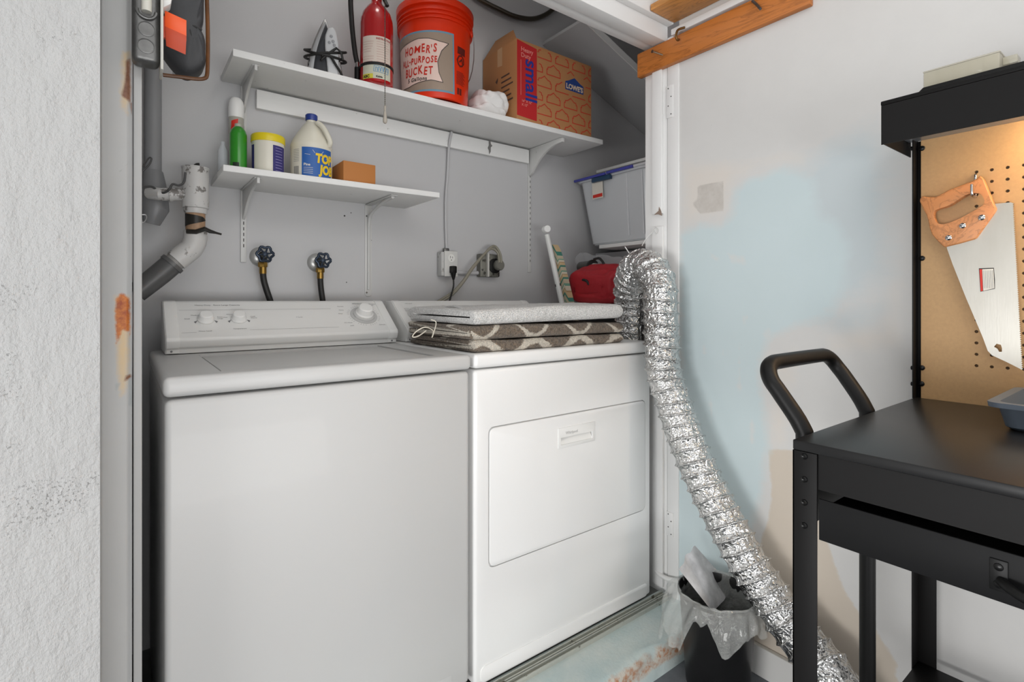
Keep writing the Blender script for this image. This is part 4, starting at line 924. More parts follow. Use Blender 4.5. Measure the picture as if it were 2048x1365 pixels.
solo(MB().tube([aY(280, 345, 1.7), aY(288, 330, 1.7), aY(298, 316, 1.7), aY(303, 318, 1.7), aY(298, 330, 1.7), aY(286, 342, 1.7)], .0022, 6, smooth=6), 'wire_loop', wire_m, 'small twisted wire loop hanging behind the left jamb above the standpipe', 'wire')
solo(MB().tube([aY(280, 430, 1.7), aY(291, 430, 1.7), aY(293, 438, 1.7), aY(286, 446, 1.7), aY(280, 442, 1.7)], .0018, 6, smooth=6), 'wire_loop', mat('chrome_wire', (170, 170, 170), .3, 1), 'small shiny wire loop behind the left jamb beside the standpipe', 'wire')
# ------------------------------------------------------------------ switch box at the top left
SB = thing('switch_box', 'galvanised metal switch box with round knockouts at the top left of the opening', 'electrical box', (.035, 1.14, 1.50))
zb_ = aY(290, 137, 1.15).z
bxm = mat('galvanised_box', (118, 118, 117), .42, .85, bump=(70, .45), var=.35, vscale=30)
MB().box(.0135, .0545, 1.118, 1.156, zb_, zb_+.26, .010, 4).build('box', bxm, SB)
for px, py in ((293, 58), (292, 92)):
    p = aY(px, py, 1.118); k_ = MB().lathe([(.0130, 0), (.0130, .0012), (.0117, .0016), (.0114, .0008)], (p.x, 1.1182, p.z), (0, -1, 0), 30).build('knockout', bxm, SB)
p = aY(293, 22, 1.118); MB().tube([Vector((p.x+.014*math.cos(a), 1.116, p.z+.014*math.sin(a))) for a in [PI+PI*k/10 for k in range(11)]], .003, 8).build('clamp', bxm, SB)
MB().tube([(p.x, 1.112, p.z-.004), (p.x, 1.112, p.z+.20)], .0078, 14).build('white_cable', mat('cream_cable', (206, 204, 194), .4), SB, label='cream cable entering the box')
MB().box(.0548, .0590, 1.108, 1.165, zb_-.010, zb_+.28, .0015).build('cover_plate', mat('ivory_plate', (200, 198, 190), .45), SB)
pq = aY(335, 5, 1.15); MB().prism([Vector((.059, 1.135, pq.z-.02)), Vector((.072, 1.135, pq.z-.008)), Vector((.076, 1.135, pq.z+.02)), Vector((.076, 1.135, pq.z+.1)), Vector((.059, 1.135, pq.z+.1))], (0, .03, 0), .003).build('switch_guard', white_plastic, SB)
t0, t1 = aY(336, 22, 1.147), aY(372, 108, 1.147)
ot = thing('orange_tag', 'translucent orange plastic tag hanging on the switch box cover', 'tag', (.08, 1.147, t1.z))
MB().prism([Vector((.0630, 1.148, t0.z)), Vector((.0965, 1.142, t0.z-.010)), Vector((.0965, 1.142, t1.z+.022)), Vector((.0630, 1.148, t1.z+.034))], (0, .002, 0), .0005).build('upper_tag', mat('tag_orange', (240, 92, 36), .35), ot)
MB().prism([Vector((.0632, 1.1465, (t0.z+t1.z)/2+.006)), Vector((.0965, 1.1405, (t0.z+t1.z)/2-.004)), Vector((.0950, 1.1405, t1.z-.004)), Vector((.0650, 1.1465, t1.z+.006))], (0, .0012, 0), .0004).build('lower_tag', mat('tag_translucent', (214, 84, 52), .4, alpha=.72), ot)
MB().box(.0592, .066, 1.150, 1.160, t1.z+.022, t1.z+.062, .001).build('red_tab', mat('tag_deep_orange', (196, 66, 30), .4), ot)
# dark padded bundle in the copper-edged bay behind
by0 = 1.34
BP = thing('padded_bundle', 'dark grey padded bundle stuffed in the brown-edged bay behind the orange tag', 'bundle', aY(370, 150, by0))
def lq(px, py, y=by0): return aY(px, py, y)
ol = [lq(326, 96), (lq(350, 128)), lq(375, 146), lq(398, 141), lq(411, 128), lq(412, 105), lq(411, 80), lq(404, 60), lq(408, 40), lq(409, 0), lq(409, -60), lq(326, -60)]
mb = MB(); cxm = sum((p.x for p in ol))/len(ol); czm = lq(370, 50).z
rings = []
ol2 = spline(ol+[ol[0]], 5)[:-1]
for f, dy_ in ((1, .05), (1, .012), (.96, .004), (.86, -.004), (.6, -.010), (.3, -.013)):
    rings.append([Vector((cxm+(p.x-cxm)*f, by0+dy_+noise.noise(p*24+Vector((f, 0, 0)))*.006*(1 if f < 1 else 0), czm+(p.z-czm)*f)) for p in ol2])
mb.loft(rings); mb.build('padding', mat('charcoal_fabric', (66, 67, 70), .55, bump=(90, .3), var=.3, vscale=15), BP)
MB().tube([lq(404, 60, by0-.01), lq(392, 54, by0-.012), lq(380, 52, by0-.010), lq(381, 66, by0-.012), lq(384, 78, by0-.01)], .0022, 6, smooth=4).build('string', mat('dark_string', (50, 50, 50), .7), BP)
wbx = MB().box(.091, lq(408, 0, 1.365).x, 1.392, 1.40, lq(300, 146, 1.34).z+.03, 2.2, .001)
solo(wbx, 'bay_panel', closet_paint, 'white back panel behind the dark padded bundle', 'panel')
brn = mat('brown_varnish', (120, 74, 34), .4, var=.6, vscale=18)
solo(MB().tube([lq(326, 150, 1.345), lq(360, 154, 1.345), lq(392, 158, 1.345), lq(408, 157, 1.345), lq(414, 150, 1.345), lq(415.5, 120, 1.345), lq(415.5, 60, 1.345), lq(414, 0, 1.345), lq(414, -60, 1.345)], .0042, 8, smooth=5), 'brown_edging', brn, 'brown copper-coloured strip edging the bay behind the switch box', 'edging')
# ------------------------------------------------------------------ right side of the closet
sl = []
m_ = MB(); A0, A1 = Vector((1.66, BY-.001, 2.345)), Vector((2.50, BY-.001, 2.027)); Bq = 1.64
dn = Vector((-.022*.354, 0, -.022*.935))
m_.prism([A0, A1, Vector((A1.x, Bq, A1.z)), Vector((A0.x, Bq+.02, A0.z))], dn, .002)
SP = solo(m_, 'sloping_panel', closet_paint, 'grey painted board sloping down to the right above the plastic storage tub', 'panel')
m_ = MB()
prev = None; P_ = []
for k in range(41):
    f = k/40; z_ = noise.noise(Vector((f*30, 3, 0)))*.002
    P_.append(Vector((A0.x+(A1.x-A0.x)*f, Bq+.02-.02*f-.002+z_, A0.z+(A1.z-A0.z)*f)))
tt = thing('unused', None, None, (0, 0, 0)); bpy.data.objects.remove(tt)
m_.loft([[p+Vector((0, 0, .003)), p+Vector((0, -.004, .003)), p+Vector((0, -.004, -.032)), p+Vector((0, 0, -.032))] for p in P_])
m_.build('edge_strip', mat('edge_white', (240, 240, 238), .5), SP)
# shelf under the tub and its cleat
solo(MB().prism([Vector((1.90, 1.30, 1.325)), Vector((1.90, 1.80, 1.325)), Vector((2.54, 1.80, 1.325)), Vector((2.54, 1.30, 1.325))], (0, 0, .018), .002), 'side_shelf', shelf_paint, 'white shelf board under the grey plastic tub at the right', 'shelf')
solo(MB().prism([Vector((2.02, 1.30, 1.745)), Vector((2.02, BY-.01, 1.745)), Vector((2.54, BY-.01, 1.745)), Vector((2.54, 1.30, 1.745))], (0, 0, .015), .002), 'side_shelf', shelf_paint, 'white shelf board just above the grey plastic tub at the right', 'shelf')
TB = thing('storage_tub', 'translucent grey plastic storage tub with blue latches on the right-hand shelf', 'storage tub', (2.05, 1.68, 1.344))
tubm = mat('translucent_tub', (216, 219, 222), .22, alpha=.80, vscale=3)
def rring(x0, x1, y0, y1, z, r=.03, n=6):
    out = []
    for cx, cy, a0 in ((x1-r, y1-r, 0), (x0+r, y1-r, PI/2), (x0+r, y0+r, PI), (x1-r, y0+r, 1.5*PI)):
        for k in range(n+1): a = a0+PI/2*k/n; out.append(Vector((cx+r*math.cos(a), cy+r*math.sin(a), z)))
    return out
zb, zt = 1.3445, 1.672
lay = [(.038, .006, 0), (.034, .0, 0), (.030, .004, 0)]
R_ = [rring(1.895+.04, 2.27, 1.49+.03, 1.90-.03, zb, .03), rring(1.89+.03, 2.28, 1.49+.02, 1.90-.02, zb+.010, .035)]
for k in range(1, 9): f = k/8; R_.append(rring(1.92-.05*f, 2.28+.03*f, 1.51-.03*f, 1.88+.03*f, zb+.01+(zt-zb-.02)*f, .035))
R_ += [rring(1.858, 2.322, 1.468, 1.922, zt-.010, .035), rring(1.858, 2.322, 1.468, 1.922, zt, .035), rring(1.875, 2.305, 1.485, 1.905, zt, .03)]
R_ += [rring(1.873, 2.307, 1.485, 1.905, zt-.02, .03), rring(1.925, 2.27, 1.52, 1.87, zb+.004, .03)]
MB().loft(R_, True, True).build('tub', tubm, TB)
rib = MB()
for y in (1.512, 1.60): rib.tube([(1.8715, y, zt-.014), (1.915, y+.02, zb+.03)], .0045, 8)
rib.build('rib', mat('tub_rib', (214, 216, 219), .25), TB)
MB().box(1.853, 2.33, 1.462, 1.928, zt, zt+.013, .004).build('lid', mat('tub_lid', (205, 207, 210), .3, alpha=.9), TB)
blu = mat('latch_blue', (66, 70, 158), .35)
MB().box(1.846, 1.860, 1.545, 1.705, zt-.001, zt+.012, .002).build('lid_edge', blu, TB); MB().box(1.846, 1.860, 1.712, 1.925, zt-.002, zt+.010, .002).build('lid_edge', blu, TB)
MB().box(1.845, 1.864, 1.68, 1.80, zt-.026, zt-.004, .003).build('latch', mat('latch_teal', (30, 62, 92), .35), TB)
p0, p1 = aX(1184, 368, 1.862), aX(1207, 395, 1.868)
st_ = MB().prism([Vector((1.861, p0.y, p0.z)), Vector((1.861, p1.y, p0.z+.002)), Vector((1.866, p1.y, p1.z)), Vector((1.866, p0.y, p1.z))], (.0012, 0, 0)).build('sticker', mat('sticker_white', (222, 216, 205), .5), TB)
MB().prism([Vector((1.8622, p0.y-.006, p1.z+.020)), Vector((1.8622, p1.y+.004, p1.z+.022)), Vector((1.8630, p1.y+.004, p1.z+.006)), Vector((1.8630, p0.y-.006, p1.z+.005))], (.0012, 0, 0)).build('sticker_logo', red_ink, st_)
solo(MB().box(1.665, 2.54, 1.42, 1.935, 1.035, 1.05, .002), 'side_shelf', shelf_paint, 'low shelf board right of the dryer carrying the red bag', 'shelf')
# leaning grey panels
solo(MB().prism([Vector((2.0, 1.92, 1.052)), Vector((2.0, 1.92, 1.315)), Vector((2.02, 1.40, 1.312)), Vector((2.02, 1.40, 1.052))], (.014, 0, 0), .002), 'leaning_panel', mat('grey_panel', (170, 171, 173), .5), 'grey flat panel standing behind the red bag under the tub shelf', 'panel')
# red bag
def bagz(p, q, d): return max(0, (q.z+1)/2*.165*d-.028*abs(p.x)**3*(1 if p.z > 0 else 0)+(.020*math.exp(-(p.x/.2)**2) if p.z > .3 else 0))
BG = thing('tool_bag', 'red fabric bag with black straps beside the ironing board', 'bag', (1.80, 1.66, 1.0505))
lump((1.80, 1.67, 1.0508), (.115, .15, .08), 11, .09, 5, flat_z=bagz, ex_=.45).build('bag', mat('red_nylon', (176, 28, 40), .6, bump=(40, .6, .006)), BG, sharp=80)
strp = mat('black_strap', (34, 32, 32), .6)
MB().tube([aX(1168, 566, 1.70), aX(1166, 560, 1.69), aX(1174, 563, 1.685), aX(1178, 570, 1.69)], .006, 8, smooth=4).build('strap', strp, BG)
FLs = thing('camping_lantern', 'chrome and black cylinder with curved black handle wrapped in clear plastic, on the red bag', 'lantern', (1.82, 1.62, 1.2))
ca, cb_ = aX(1163, 535, 1.80), aX(1184, 533, 1.78)
MB().tube([ca, ca.lerp(cb_, .5), cb_], .028, 24).build('head', mat('dark_chrome', (120, 118, 114), .25, 1), FLs)
MB().tube([cb_, cb_+(cb_-ca).normalized()*.012], .031, 24).build('black_ring', strp, FLs)
MB().tube([aX(1188, 519, 1.76), aX(1198, 517, 1.76), aX(1206, 525, 1.76), aX(1210, 537, 1.76), aX(1211, 548, 1.76)], .006, 10, smooth=5).build('handle', strp, FLs)
MB().tube([cb_+Vector((.0, 0, .0)), aX(1240, 540, 1.80), aX(1270, 545, 1.80)], .016, 16).build('barrel', mat('pale_barrel', (205, 200, 194), .35), FLs)
wrap = MB(); 
rings = []
for k in range(22):
    f = k/21; c = aX(1160+95*f, 520+12*f, 1.80); rings.append([c+Vector((0, math.cos(a)*.03, math.sin(a)*.034))*(1+.28*noise.noise(Vector((f*7, math.cos(a)*1.5, math.sin(a)*1.5)))) for a in [2*PI*j/28 for j in range(28)]])
wrap.loft(rings, True, False); wrap.build('clear_wrapping', mat('clear_film', (235, 237, 240), .08, alpha=.22, bump=(30, .9, .01)), FLs)
# ironing board standing on end in the gap
IB = thing('ironing_board', 'folded ironing board with patterned cover standing on end behind the dryer', 'ironing board', (1.60, 1.80, -.005))
whp = mat('white_leg_enamel', (222, 223, 220), .25)
p_top, p_bot = Vector((1.583, 1.82, aY(1093, 462, 1.82).z)), Vector((1.602, 1.755, 0.0))
ibx = lambda px, py, y: aY(px, py, y)
top = ibx(1094, 470, 1.83); bot = ibx(1131, 640, 1.74); dd = (bot-top).normalized(); low = top+dd*((top.z+.002)/-dd.z)
MB().tube([top, low], .0125, 16).build('leg', whp, IB)
fc = ibx(1094, 459, 1.83); MB().lathe([(.013, 0), (.0165, .001), (.0165, .034), (.015, .036)], fc+Vector((.02, .028, 0)).normalized()*.0+Vector((0, .016, 0)), (-.35, -1, 0), 24).build('foot_cap', white_plastic, IB)
ring_c = ibx(1116, 571, 1.777); MB().tube([ring_c-dd*.006, ring_c+dd*.006], .0135, 16).build('black_collar', black_plastic, IB)
def cover_m():
    t = NT('ironing_cover'); v = t.co(); sx = t.n('ShaderNodeSeparateXYZ'); t.l(v, sx.inputs[0])
    w1 = t.math('ADD', sx.outputs[2], t.math('MULTIPLY', t.math('ABSOLUTE', t.math('SUBTRACT', t.math('FRACT', t.math('MULTIPLY', sx.outputs[1], 14)), .5)), .10))
    f = t.math('FRACT', t.math('MULTIPLY', w1, 13)); r = t.n('ShaderNodeValToRGB'); r.color_ramp.interpolation = 'CONSTANT'; t.l(f, r.inputs[0]); e = r.color_ramp.elements
    e[0].color = lin((198, 186, 160)); e[1].position = .30; e[1].color = lin((70, 132, 118))
    for pos, c in ((.45, (206, 180, 140)), (.66, (176, 150, 112)), (.72, (214, 206, 186)), (.9, (112, 160, 140))): n_ = e.new(pos); n_.color = lin(c)
    t.color(r.outputs[0]); t.p.inputs['Roughness'].default_value = .85; return t.m
bt = ibx(1110, 490, 1.83); bb = ibx(1144, 640, 1.745); db_ = (bb-bt).normalized(); bl = bt+db_*((bt.z-.0)/-db_.z)
rings = []
for f, wd_ in ((0, .008), (.02, .03), (.06, .042), (.2, .05), (.5, .055), (1, .06)):
    c = bt.lerp(bl, f); rings.append([c+Vector((-.016, -wd_*.5, 0)), c+Vector((-.018, wd_*.1, 0)), c+Vector((-.014, wd_*.45, 0)), c+Vector((.016, wd_*.45, 0)), c+Vector((.016, -wd_*.5, 0))])
MB().loft(rings).build('padded_board', cover_m(), IB)
# ------------------------------------------------------------------ foil duct
def foil():
    t = NT('crinkled_foil'); t.color(t.mix(t.noise(30, 4), lin((206, 206, 205)), lin((226, 226, 225))))
    t.p.inputs['Metallic'].default_value = 1; t.p.inputs['Roughness'].default_value = .24
    v = t.n('ShaderNodeTexVoronoi'); v.inputs['Scale'].default_value = 42; v.feature = 'F1'
    nz = t.n('ShaderNodeTexNoise'); nz.inputs['Scale'].default_value = 30; t.l(t.co(), nz.inputs['Vector'])
    mx = t.n('ShaderNodeMix', data_type='VECTOR'); mx.inputs[0].default_value = .12; t.l(t.co(), mx.inputs[4]); t.l(nz.outputs['Color'], mx.inputs[5]); t.l(mx.outputs[1], v.inputs['Vector'])
    h = t.math('ADD', v.outputs['Distance'], t.math('MULTIPLY', t.noise(38, 3, .55), .9)); t.bump(h, .62, .010); return t.m
duct_path = [(1.600, 1.345, .28), (1.600, 1.345, .60), (1.600, 1.345, .90), (1.592, 1.340, 1.03), (1.560, 1.318, 1.125), (1.520, 1.255, 1.186), (1.490, 1.178, 1.186), (1.472, 1.118, 1.125), (1.468, 1.108, 1.04)]
for px, py in ((1327, 740), (1345, 800), (1363, 855), (1400, 945), (1448, 1040), (1498, 1130), (1553, 1212), (1612, 1292), (1672, 1366)):
    q = aX(px, py, 1.468 if py < 1300 else 1.455); duct_path.append(tuple(q))
duct_path += [(1.45, .515, .015), (1.45, .480, -.022)]
pp_ = spline([Vector(p) for p in duct_path], 40)
# resample evenly
acc = [0]
for a, b in zip(pp_, pp_[1:]): acc.append(acc[-1]+(b-a).length)
Ltot = acc[-1]; step = .0016; out = []; j = 0; s = 0
while s < Ltot:
    while acc[j+1] < s: j += 1
    f = (s-acc[j])/(acc[j+1]-acc[j]); out.append(pp_[j].lerp(pp_[j+1], f)); s += step
mb = MB(); t = bmesh.new(); seg = 72; prev = None; nor = None; n = len(out)
for i, p in enumerate(out):
    tan = (out[min(i+3, n-1)]-out[max(i-3, 0)]).normalized()
    nor = tan.orthogonal().normalized() if nor is None else (nor-tan*nor.dot(tan)).normalized()
    bi = tan.cross(nor); row = []; s = i*step
    for k in range(seg):
        a = 2*PI*k/seg; ph = s/.039+a/(2*PI)+.12*noise.noise(Vector((s*14, math.cos(a)*1.2, math.sin(a)*1.2))); fr = ph % 1
        ridge = .0060*(math.exp(-((fr-.5)/.075)**2))-.0022*math.sin(2*PI*(fr+.25))*.5; sag = -.0035*math.sin(PI*fr)**0.5 if False else 0
        cr = .0036*noise.noise(Vector((s*45, math.cos(a)*4, math.sin(a)*4)))+.0011*noise.noise(Vector((s*110, math.cos(a)*9, math.sin(a)*9)))
        r = .0575+ridge+cr-.0012
        row.append(t.verts.new(p+(nor*math.cos(a)+bi*math.sin(a))*r))
    if prev:
        for k in range(seg): t.faces.new((prev[k], prev[(k+1) % seg], row[(k+1) % seg], row[k]))
    prev = row
mb.add(t); bmesh.ops.recalc_face_normals(mb.bm, faces=mb.bm.faces[:])
DU = thing('vent_duct', 'silver crinkled foil vent duct looping over the dryer corner and down to the floor', 'duct', (1.5, 1.1, FL))
mb.build('foil_tube', foil(), DU, sharp=180)
MB().tube([aX(1250, 494, 1.50), aX(1262, 512, 1.50), aX(1270, 530, 1.49)], .0018, 6).build('wire_end', white_plastic, DU)
solo(MB().tube([aX(1284, 492, 1.52), aX(1292, 478, 1.55), aX(1307, 462, RX-.014), aX(1312, 455, RX-.015), aX(1317, 461, RX-.015), aX(1313, 467, RX-.015), aX(1308, 458, RX-.014)], .0014, 6, smooth=6), 'hanging_wire', mat('white_string', (214, 214, 212), .5), 'thin white wire tying the foil duct to a nail on the casing', 'wire')
kx = aX(1318, 425, RX-.014)
solo(MB().prism([Vector((RX-.0145, aX(px, py, RX-.0145).y, aX(px, py, RX-.0145).z)) for px, py in ((1318, 414), (1322, 422), (1324, 432), (1316, 429), (1308, 430), (1317, 422))], (.001, 0, 0)), 'paint_chip', mat('chip_brown', (140, 122, 110), .8), 'small brown chip in the casing paint above the duct', 'paint chip')
solo(MB().tube([aX(1300, 1125, 1.60), aX(1316, 1146, 1.575), aX(1332, 1157, 1.568), aX(1352, 1162, 1.566), aX(1380, 1166, 1.566), aX(1440, 1185, 1.566)], .0085, 12, smooth=6), 'painted_pipe', trim_paint, 'white painted pipe bending out of the closet low behind the black bin', 'pipe')
# ------------------------------------------------------------------ waste bin
bc = Vector((1.435, .875, FL)); BN = thing('waste_bin', 'black plastic waste bin on the grey floor under the foil duct', 'bin', bc)
prof_ = [(.086, 0), (.090, .003), (.108, .262), (.108, .268), (.114, .270), (.114, .280), (.110, .281), (.106, .262), (.088, .008)]
MB().lathe(prof_, bc, seg=56).build('bin', mat('bin_black', (16, 16, 17), .38, vscale=5), BN, sharp=50)
rings = []; NB = 120
def linp(k, s):
    a = 2*PI*k/NB; nz = noise.noise(Vector((math.cos(a)*2.2, math.sin(a)*2.2, 1.0))); n2_ = noise.noise(Vector((math.cos(a)*6, math.sin(a)*6, s*2.0)))
    lf = max(0, math.cos(a-2.35))**3
    drop = .05+.05*lf+.055*max(-.6, nz*1.6)+.02*n2_
    # s 0..1 inside up to rim, 1..2 down outside
    if s < 1: r = .090+.022*s; z = .17+.118*s
    else: f = s-1; r = .113+(.016+.02*lf)*math.sin(f*PI*.6)+.018*f; z = .288+.012*math.sin(f*PI)-drop*f*1.25
    r += .0065*n2_*(1 if s > .9 else .5)+.0045*math.sin(a*23+s*3+3*nz)*max(0, s-.8)
    return bc+Vector((r*math.cos(a), r*math.sin(a), z))
for i in range(31): rings.append([linp(k, i/15) for k in range(NB)])
lin_m = mat('clear_bin_liner', (226, 228, 224), .06, alpha=.34, bump=(28, 1.0, .02), coat=1, spec=1)
lno = MB(); lno.loft(rings, True, False)
solo(lno, 'bin_liner', lin_m, 'crumpled clear plastic liner folded over the rim of the black bin', 'bin liner', sharp=80)
sheet = MB(); G = []
t = bmesh.new()
for j in range(13):
    row = []
    for i in range(9):
        u, v = i/8, j/12
        A_, B_, C_, D_ = aY(1358, 1140, .93), aY(1390, 1092, .975), aY(1463, 1175, .925), aY(1428, 1228, .875)
        base = (A_*(1-v)+B_*v)*(1-u)+(D_*(1-v)+C_*v)*u
        row.append(t.verts.new(base+Vector((.008, .012, 0))*noise.noise(Vector((u*2, v*3, 0)))*1.5))
    G.append(row)
for j in range(12):
    for i in range(8): t.faces.new((G[j][i], G[j][i+1], G[j+1][i+1], G[j+1][i]))
r = bmesh.ops.extrude_face_region(t, geom=t.faces[:]); bmesh.ops.translate(t, vec=(.0015, .0015, 0), verts=[e for e in r['geom'] if isinstance(e, bmesh.types.BMVert)])
sheet.add(t)
solo(sheet, 'dryer_sheet', mat('lint_sheet', (244, 244, 246), .8, var=.35, vscale=22, alpha=.97), 'lint-speckled white sheet sticking up out of the black bin', 'sheet', sharp=80)
solo(MB().box(1.40, 1.47, .84, .90, FL+.008, FL+.165, .012), 'bin_rubbish', mat('dark_rubbish', (34, 40, 38), .5), 'dark rubbish inside the black bin', 'rubbish')
# ------------------------------------------------------------------ boards on the wall above
def wood_m(name, a, b, axis=(1, 1, 1)):
    t = NT(name); nz = t.noise(3.2, 6, .6, axis, 1.2)
    wv = t.math('FRACT', t.math('MULTIPLY', nz, 9)); t.color(t.mix(t.math('MULTIPLY', t.ramp(wv, .55, 1), .55), t.mix(t.noise(5, 4), lin(a), lin(b)), tuple(v*.45 for v in lin(a)[:3])+(1,)))
    t.p.inputs['Roughness'].default_value = .42; t.bump(t.noise(30, 5, .6, axis), .15); return t.m
varn = wood_m('varnished_pine', (178, 104, 42), (200, 124, 58), (2.5, .45, 6))
CBD = thing('coat_board', 'orange-brown varnished board with nails along the top of the right wall', 'board', (RX-.012, .96, 1.915))
MB().box(RX-.0245, RX-.0005, .665, 1.282, 1.912, 2.002, .004, 2).build('board', varn, CBD)
nail = mat('rusty_nail', (120, 104, 88), .45, .8)
def onb(px, py, d=0): return aX(px, py, RX-.0245-d)
MB().tube([onb(1305, 103, .02), onb(1326, 110, -.002)], .0028, 8).build('nail', nail, CBD); MB().lathe([(.006, 0), (.006, .002)], onb(1305, 103, .02), (-1, .2, 0), 12).build('nail_head', nail, CBD)
MB().tube([onb(1369, 55), onb(1356, 60, .02), onb(1352, 72, .025), onb(1355, 80, .018), onb(1358, 79, .012)], .0042, 8, smooth=4).build('hook', mat('hook_brass', (120, 88, 50), .4, .9), CBD)
MB().tube([onb(1505, 2, .0), onb(1514, 10, .02), onb(1521, 18, .03)], .004, 8, smooth=3).build('hook', mat('hook_grey', (96, 100, 104), .4, .8), CBD)
solo(MB().box(1.447, RX-.003, .3, 1.132, 2.062, 2.084, .003, 2), 'overhead_plank', wood_m('overhead_pine', (196, 130, 62), (212, 150, 80), (5, .5, 3)), 'orange varnished plank lying flat overhead, above the wall board', 'plank')
struct(MB().box(RX-.022, RX-.0005, .3, 1.132, 2.012, 2.034, .002), 'trim_12', trim_paint)
# ------------------------------------------------------------------ work cart
CX0, CX1, CY1, CY0, CT = .898, 1.535, .410, -.40, .836
CT_ = thing('tool_cart', 'black metal rolling work cart with drawer, push handle and pegboard back', 'work cart', ((CX0+CX1)/2, 0, FL))
MB().box(CX0, CX1, CY0, CY1, CT-.0165, CT, .002).build('worktop', mat('worktop_black', (26, 26, 27), .32, bump=(500, .05, .0005)), CT_)
ap = MB().box(CX0+.004, CX0+.008, CY0+.04, CY1-.0385, .762, CT-.0168); ap.box(CX0+.008, CX1-.008, CY1-.010, CY1-.007, .684, CT-.0168); ap.box(CX0+.008, CX1-.008, CY0+.007, CY0+.010, .684, CT-.0168); ap.build('apron', black_metal, CT_)
for (lx, sx) in ((CX0, 1), (CX1, -1)):
    for (ly, sy) in ((CY1, -1), (CY0, 1)):
        leg = MB(); t_ = .003; zt_ = CT-.017 if (lx == CX0 or ly == CY0) else CT-.017
        leg.box(min(lx, lx+sx*t_), max(lx, lx+sx*t_), min(ly, ly+sy*.038), max(ly, ly+sy*.038), FL+.07, zt_, .0006)
        leg.box(min(lx, lx+sx*.04), max(lx, lx+sx*.04), min(ly, ly+sy*t_), max(ly, ly+sy*t_), FL+.07, zt_, .0006)
        lo_ = leg.build('leg', black_metal, CT_)
        if lx == CX0:
            for z_ in (.812, .774, .736, .698): 
                sc_o = MB().lathe([(.0052, 0), (.0048, .002), (.003, .0032), (.0015, .0025)], (lx, ly+sy*.019, z_), (-1, 0, 0), 16).build('screw', mat('black_screw', (30, 30, 30), .28, .6), lo_)
        cw_ = MB().lathe([(.030, -.012), (.034, -.009), (.034, .009), (.030, .012)], (lx+sx*.02, ly+sy*.02, FL+.034), (1, 0, 0), 24); cw_.box(lx+sx*.02-.014, lx+sx*.02+.014, ly+sy*.02-.012, ly+sy*.02+.012, FL+.045, FL+.072); cw_.build('caster', black_rubber, CT_)
dw = MB().box(CX0-.004, CX0, CY0+.042, CY1-.0425, .684, .750, .0012); dwo = dw.build('drawer', mat('drawer_black', (22, 22, 23), .5, bump=(600, .05, .0005), spec=.25), CT_)
MB().box(CX0+.001, CX1-.05, CY0+.05, CY1-.05, .690, .738).build('drawer_box', black_metal, CT_)
hp = MB(); hy, hz = aX(1998, 1151, CX0-.004).y, aX(1998, 1151, CX0-.004).z
hp.box(CX0-.0065, CX0-.004, hy-.009, hy+.009, hz-.020, hz+.020, .001)
hp.tube([(CX0-.006, hy-.002, hz-.006), (CX0-.018, hy-.014, hz-.008), (CX0-.026, hy-.035, hz-.012), (CX0-.028, hy-.065, hz-.013), (CX0-.026, hy-.10, hz-.010), (CX0-.016, hy-.125, hz-.008), (CX0-.006, hy-.14, hz-.006)], .0062, 12, smooth=5)
hp.box(CX0-.0065, CX0-.004, hy-.151, hy-.133, hz-.020, hz+.020, .001)
hpo = hp.build('handle', black_plastic, dwo)
for z_ in (hz-.011, hz+.011):
    MB().lathe([(.0050, 0), (.0046, .0016), (.002, .0026)], (CX0-.0065, hy, z_), (-1, 0, 0), 16).build('screw', mat('black_screw', (30, 30, 30), .28, .6), hpo)
MB().box(CX0+.003, CX1-.003, CY0+.003, CY1-.003, .185, .200, .002).build('lower_shelf', black_metal, CT_)
# push handle
hb0, hb1 = .985, 1.278; yh, zh = .497, .945
tp_ = [(hb0, .428, .20), (hb0, .428, .60), (hb0, .428, .80), (hb0, .434, .84), (hb0-.004, .470, .895), (hb0-.004, .487, .918), (hb0+.006, yh, .936), (hb0+.028, yh+.004, .946), (hb0+.07, yh+.004, .948), (hb1-.07, yh+.004, .948), (hb1-.028, yh+.004, .946), (hb1-.006, yh, .936), (hb1+.004, .487, .918), (hb1+.004, .470, .895), (hb1, .434, .84), (hb1, .428, .80), (hb1, .428, .60), (hb1, .428, .20)]
MB().tube(tp_, .0150, 18, smooth=5).build('push_handle', black_plastic, CT_)
# back posts, pegboard, hood
MB().box(1.499, 1.535, CY1-.003, CY1, CT, 1.452, .0006).build('back_post', black_metal, CT_)
bp2 = MB().box(1.528, 1.535, CY1-.03, CY1, CT, 1.45, .0006); bp2.build('back_post', black_metal, CT_)
PX = 1.520; ys = [CY1-.008]; g_ = .0254; yc0, zc0 = .298, .923
pgb = bmesh.new(); hr_ = .0034
ylo = .02; cols = 11
def quad(y0, y1, z0, z1):
    vs = [pgb.verts.new((PX, a, b)) for a, b in ((y0, z0), (y1, z0), (y1, z1), (y0, z1))]; pgb.faces.new(vs[::-1])
y_hi = yc0+g_/2; y_lo = yc0-g_*(cols-.5); z_lo = zc0-g_/2; z_hi = z_lo+18*g_
quad(y_hi, CY1-.012, CT, 1.50); quad(CY0, y_lo, CT, 1.50); quad(y_lo, y_hi, CT, z_lo); quad(y_lo, y_hi, z_hi, 1.50)
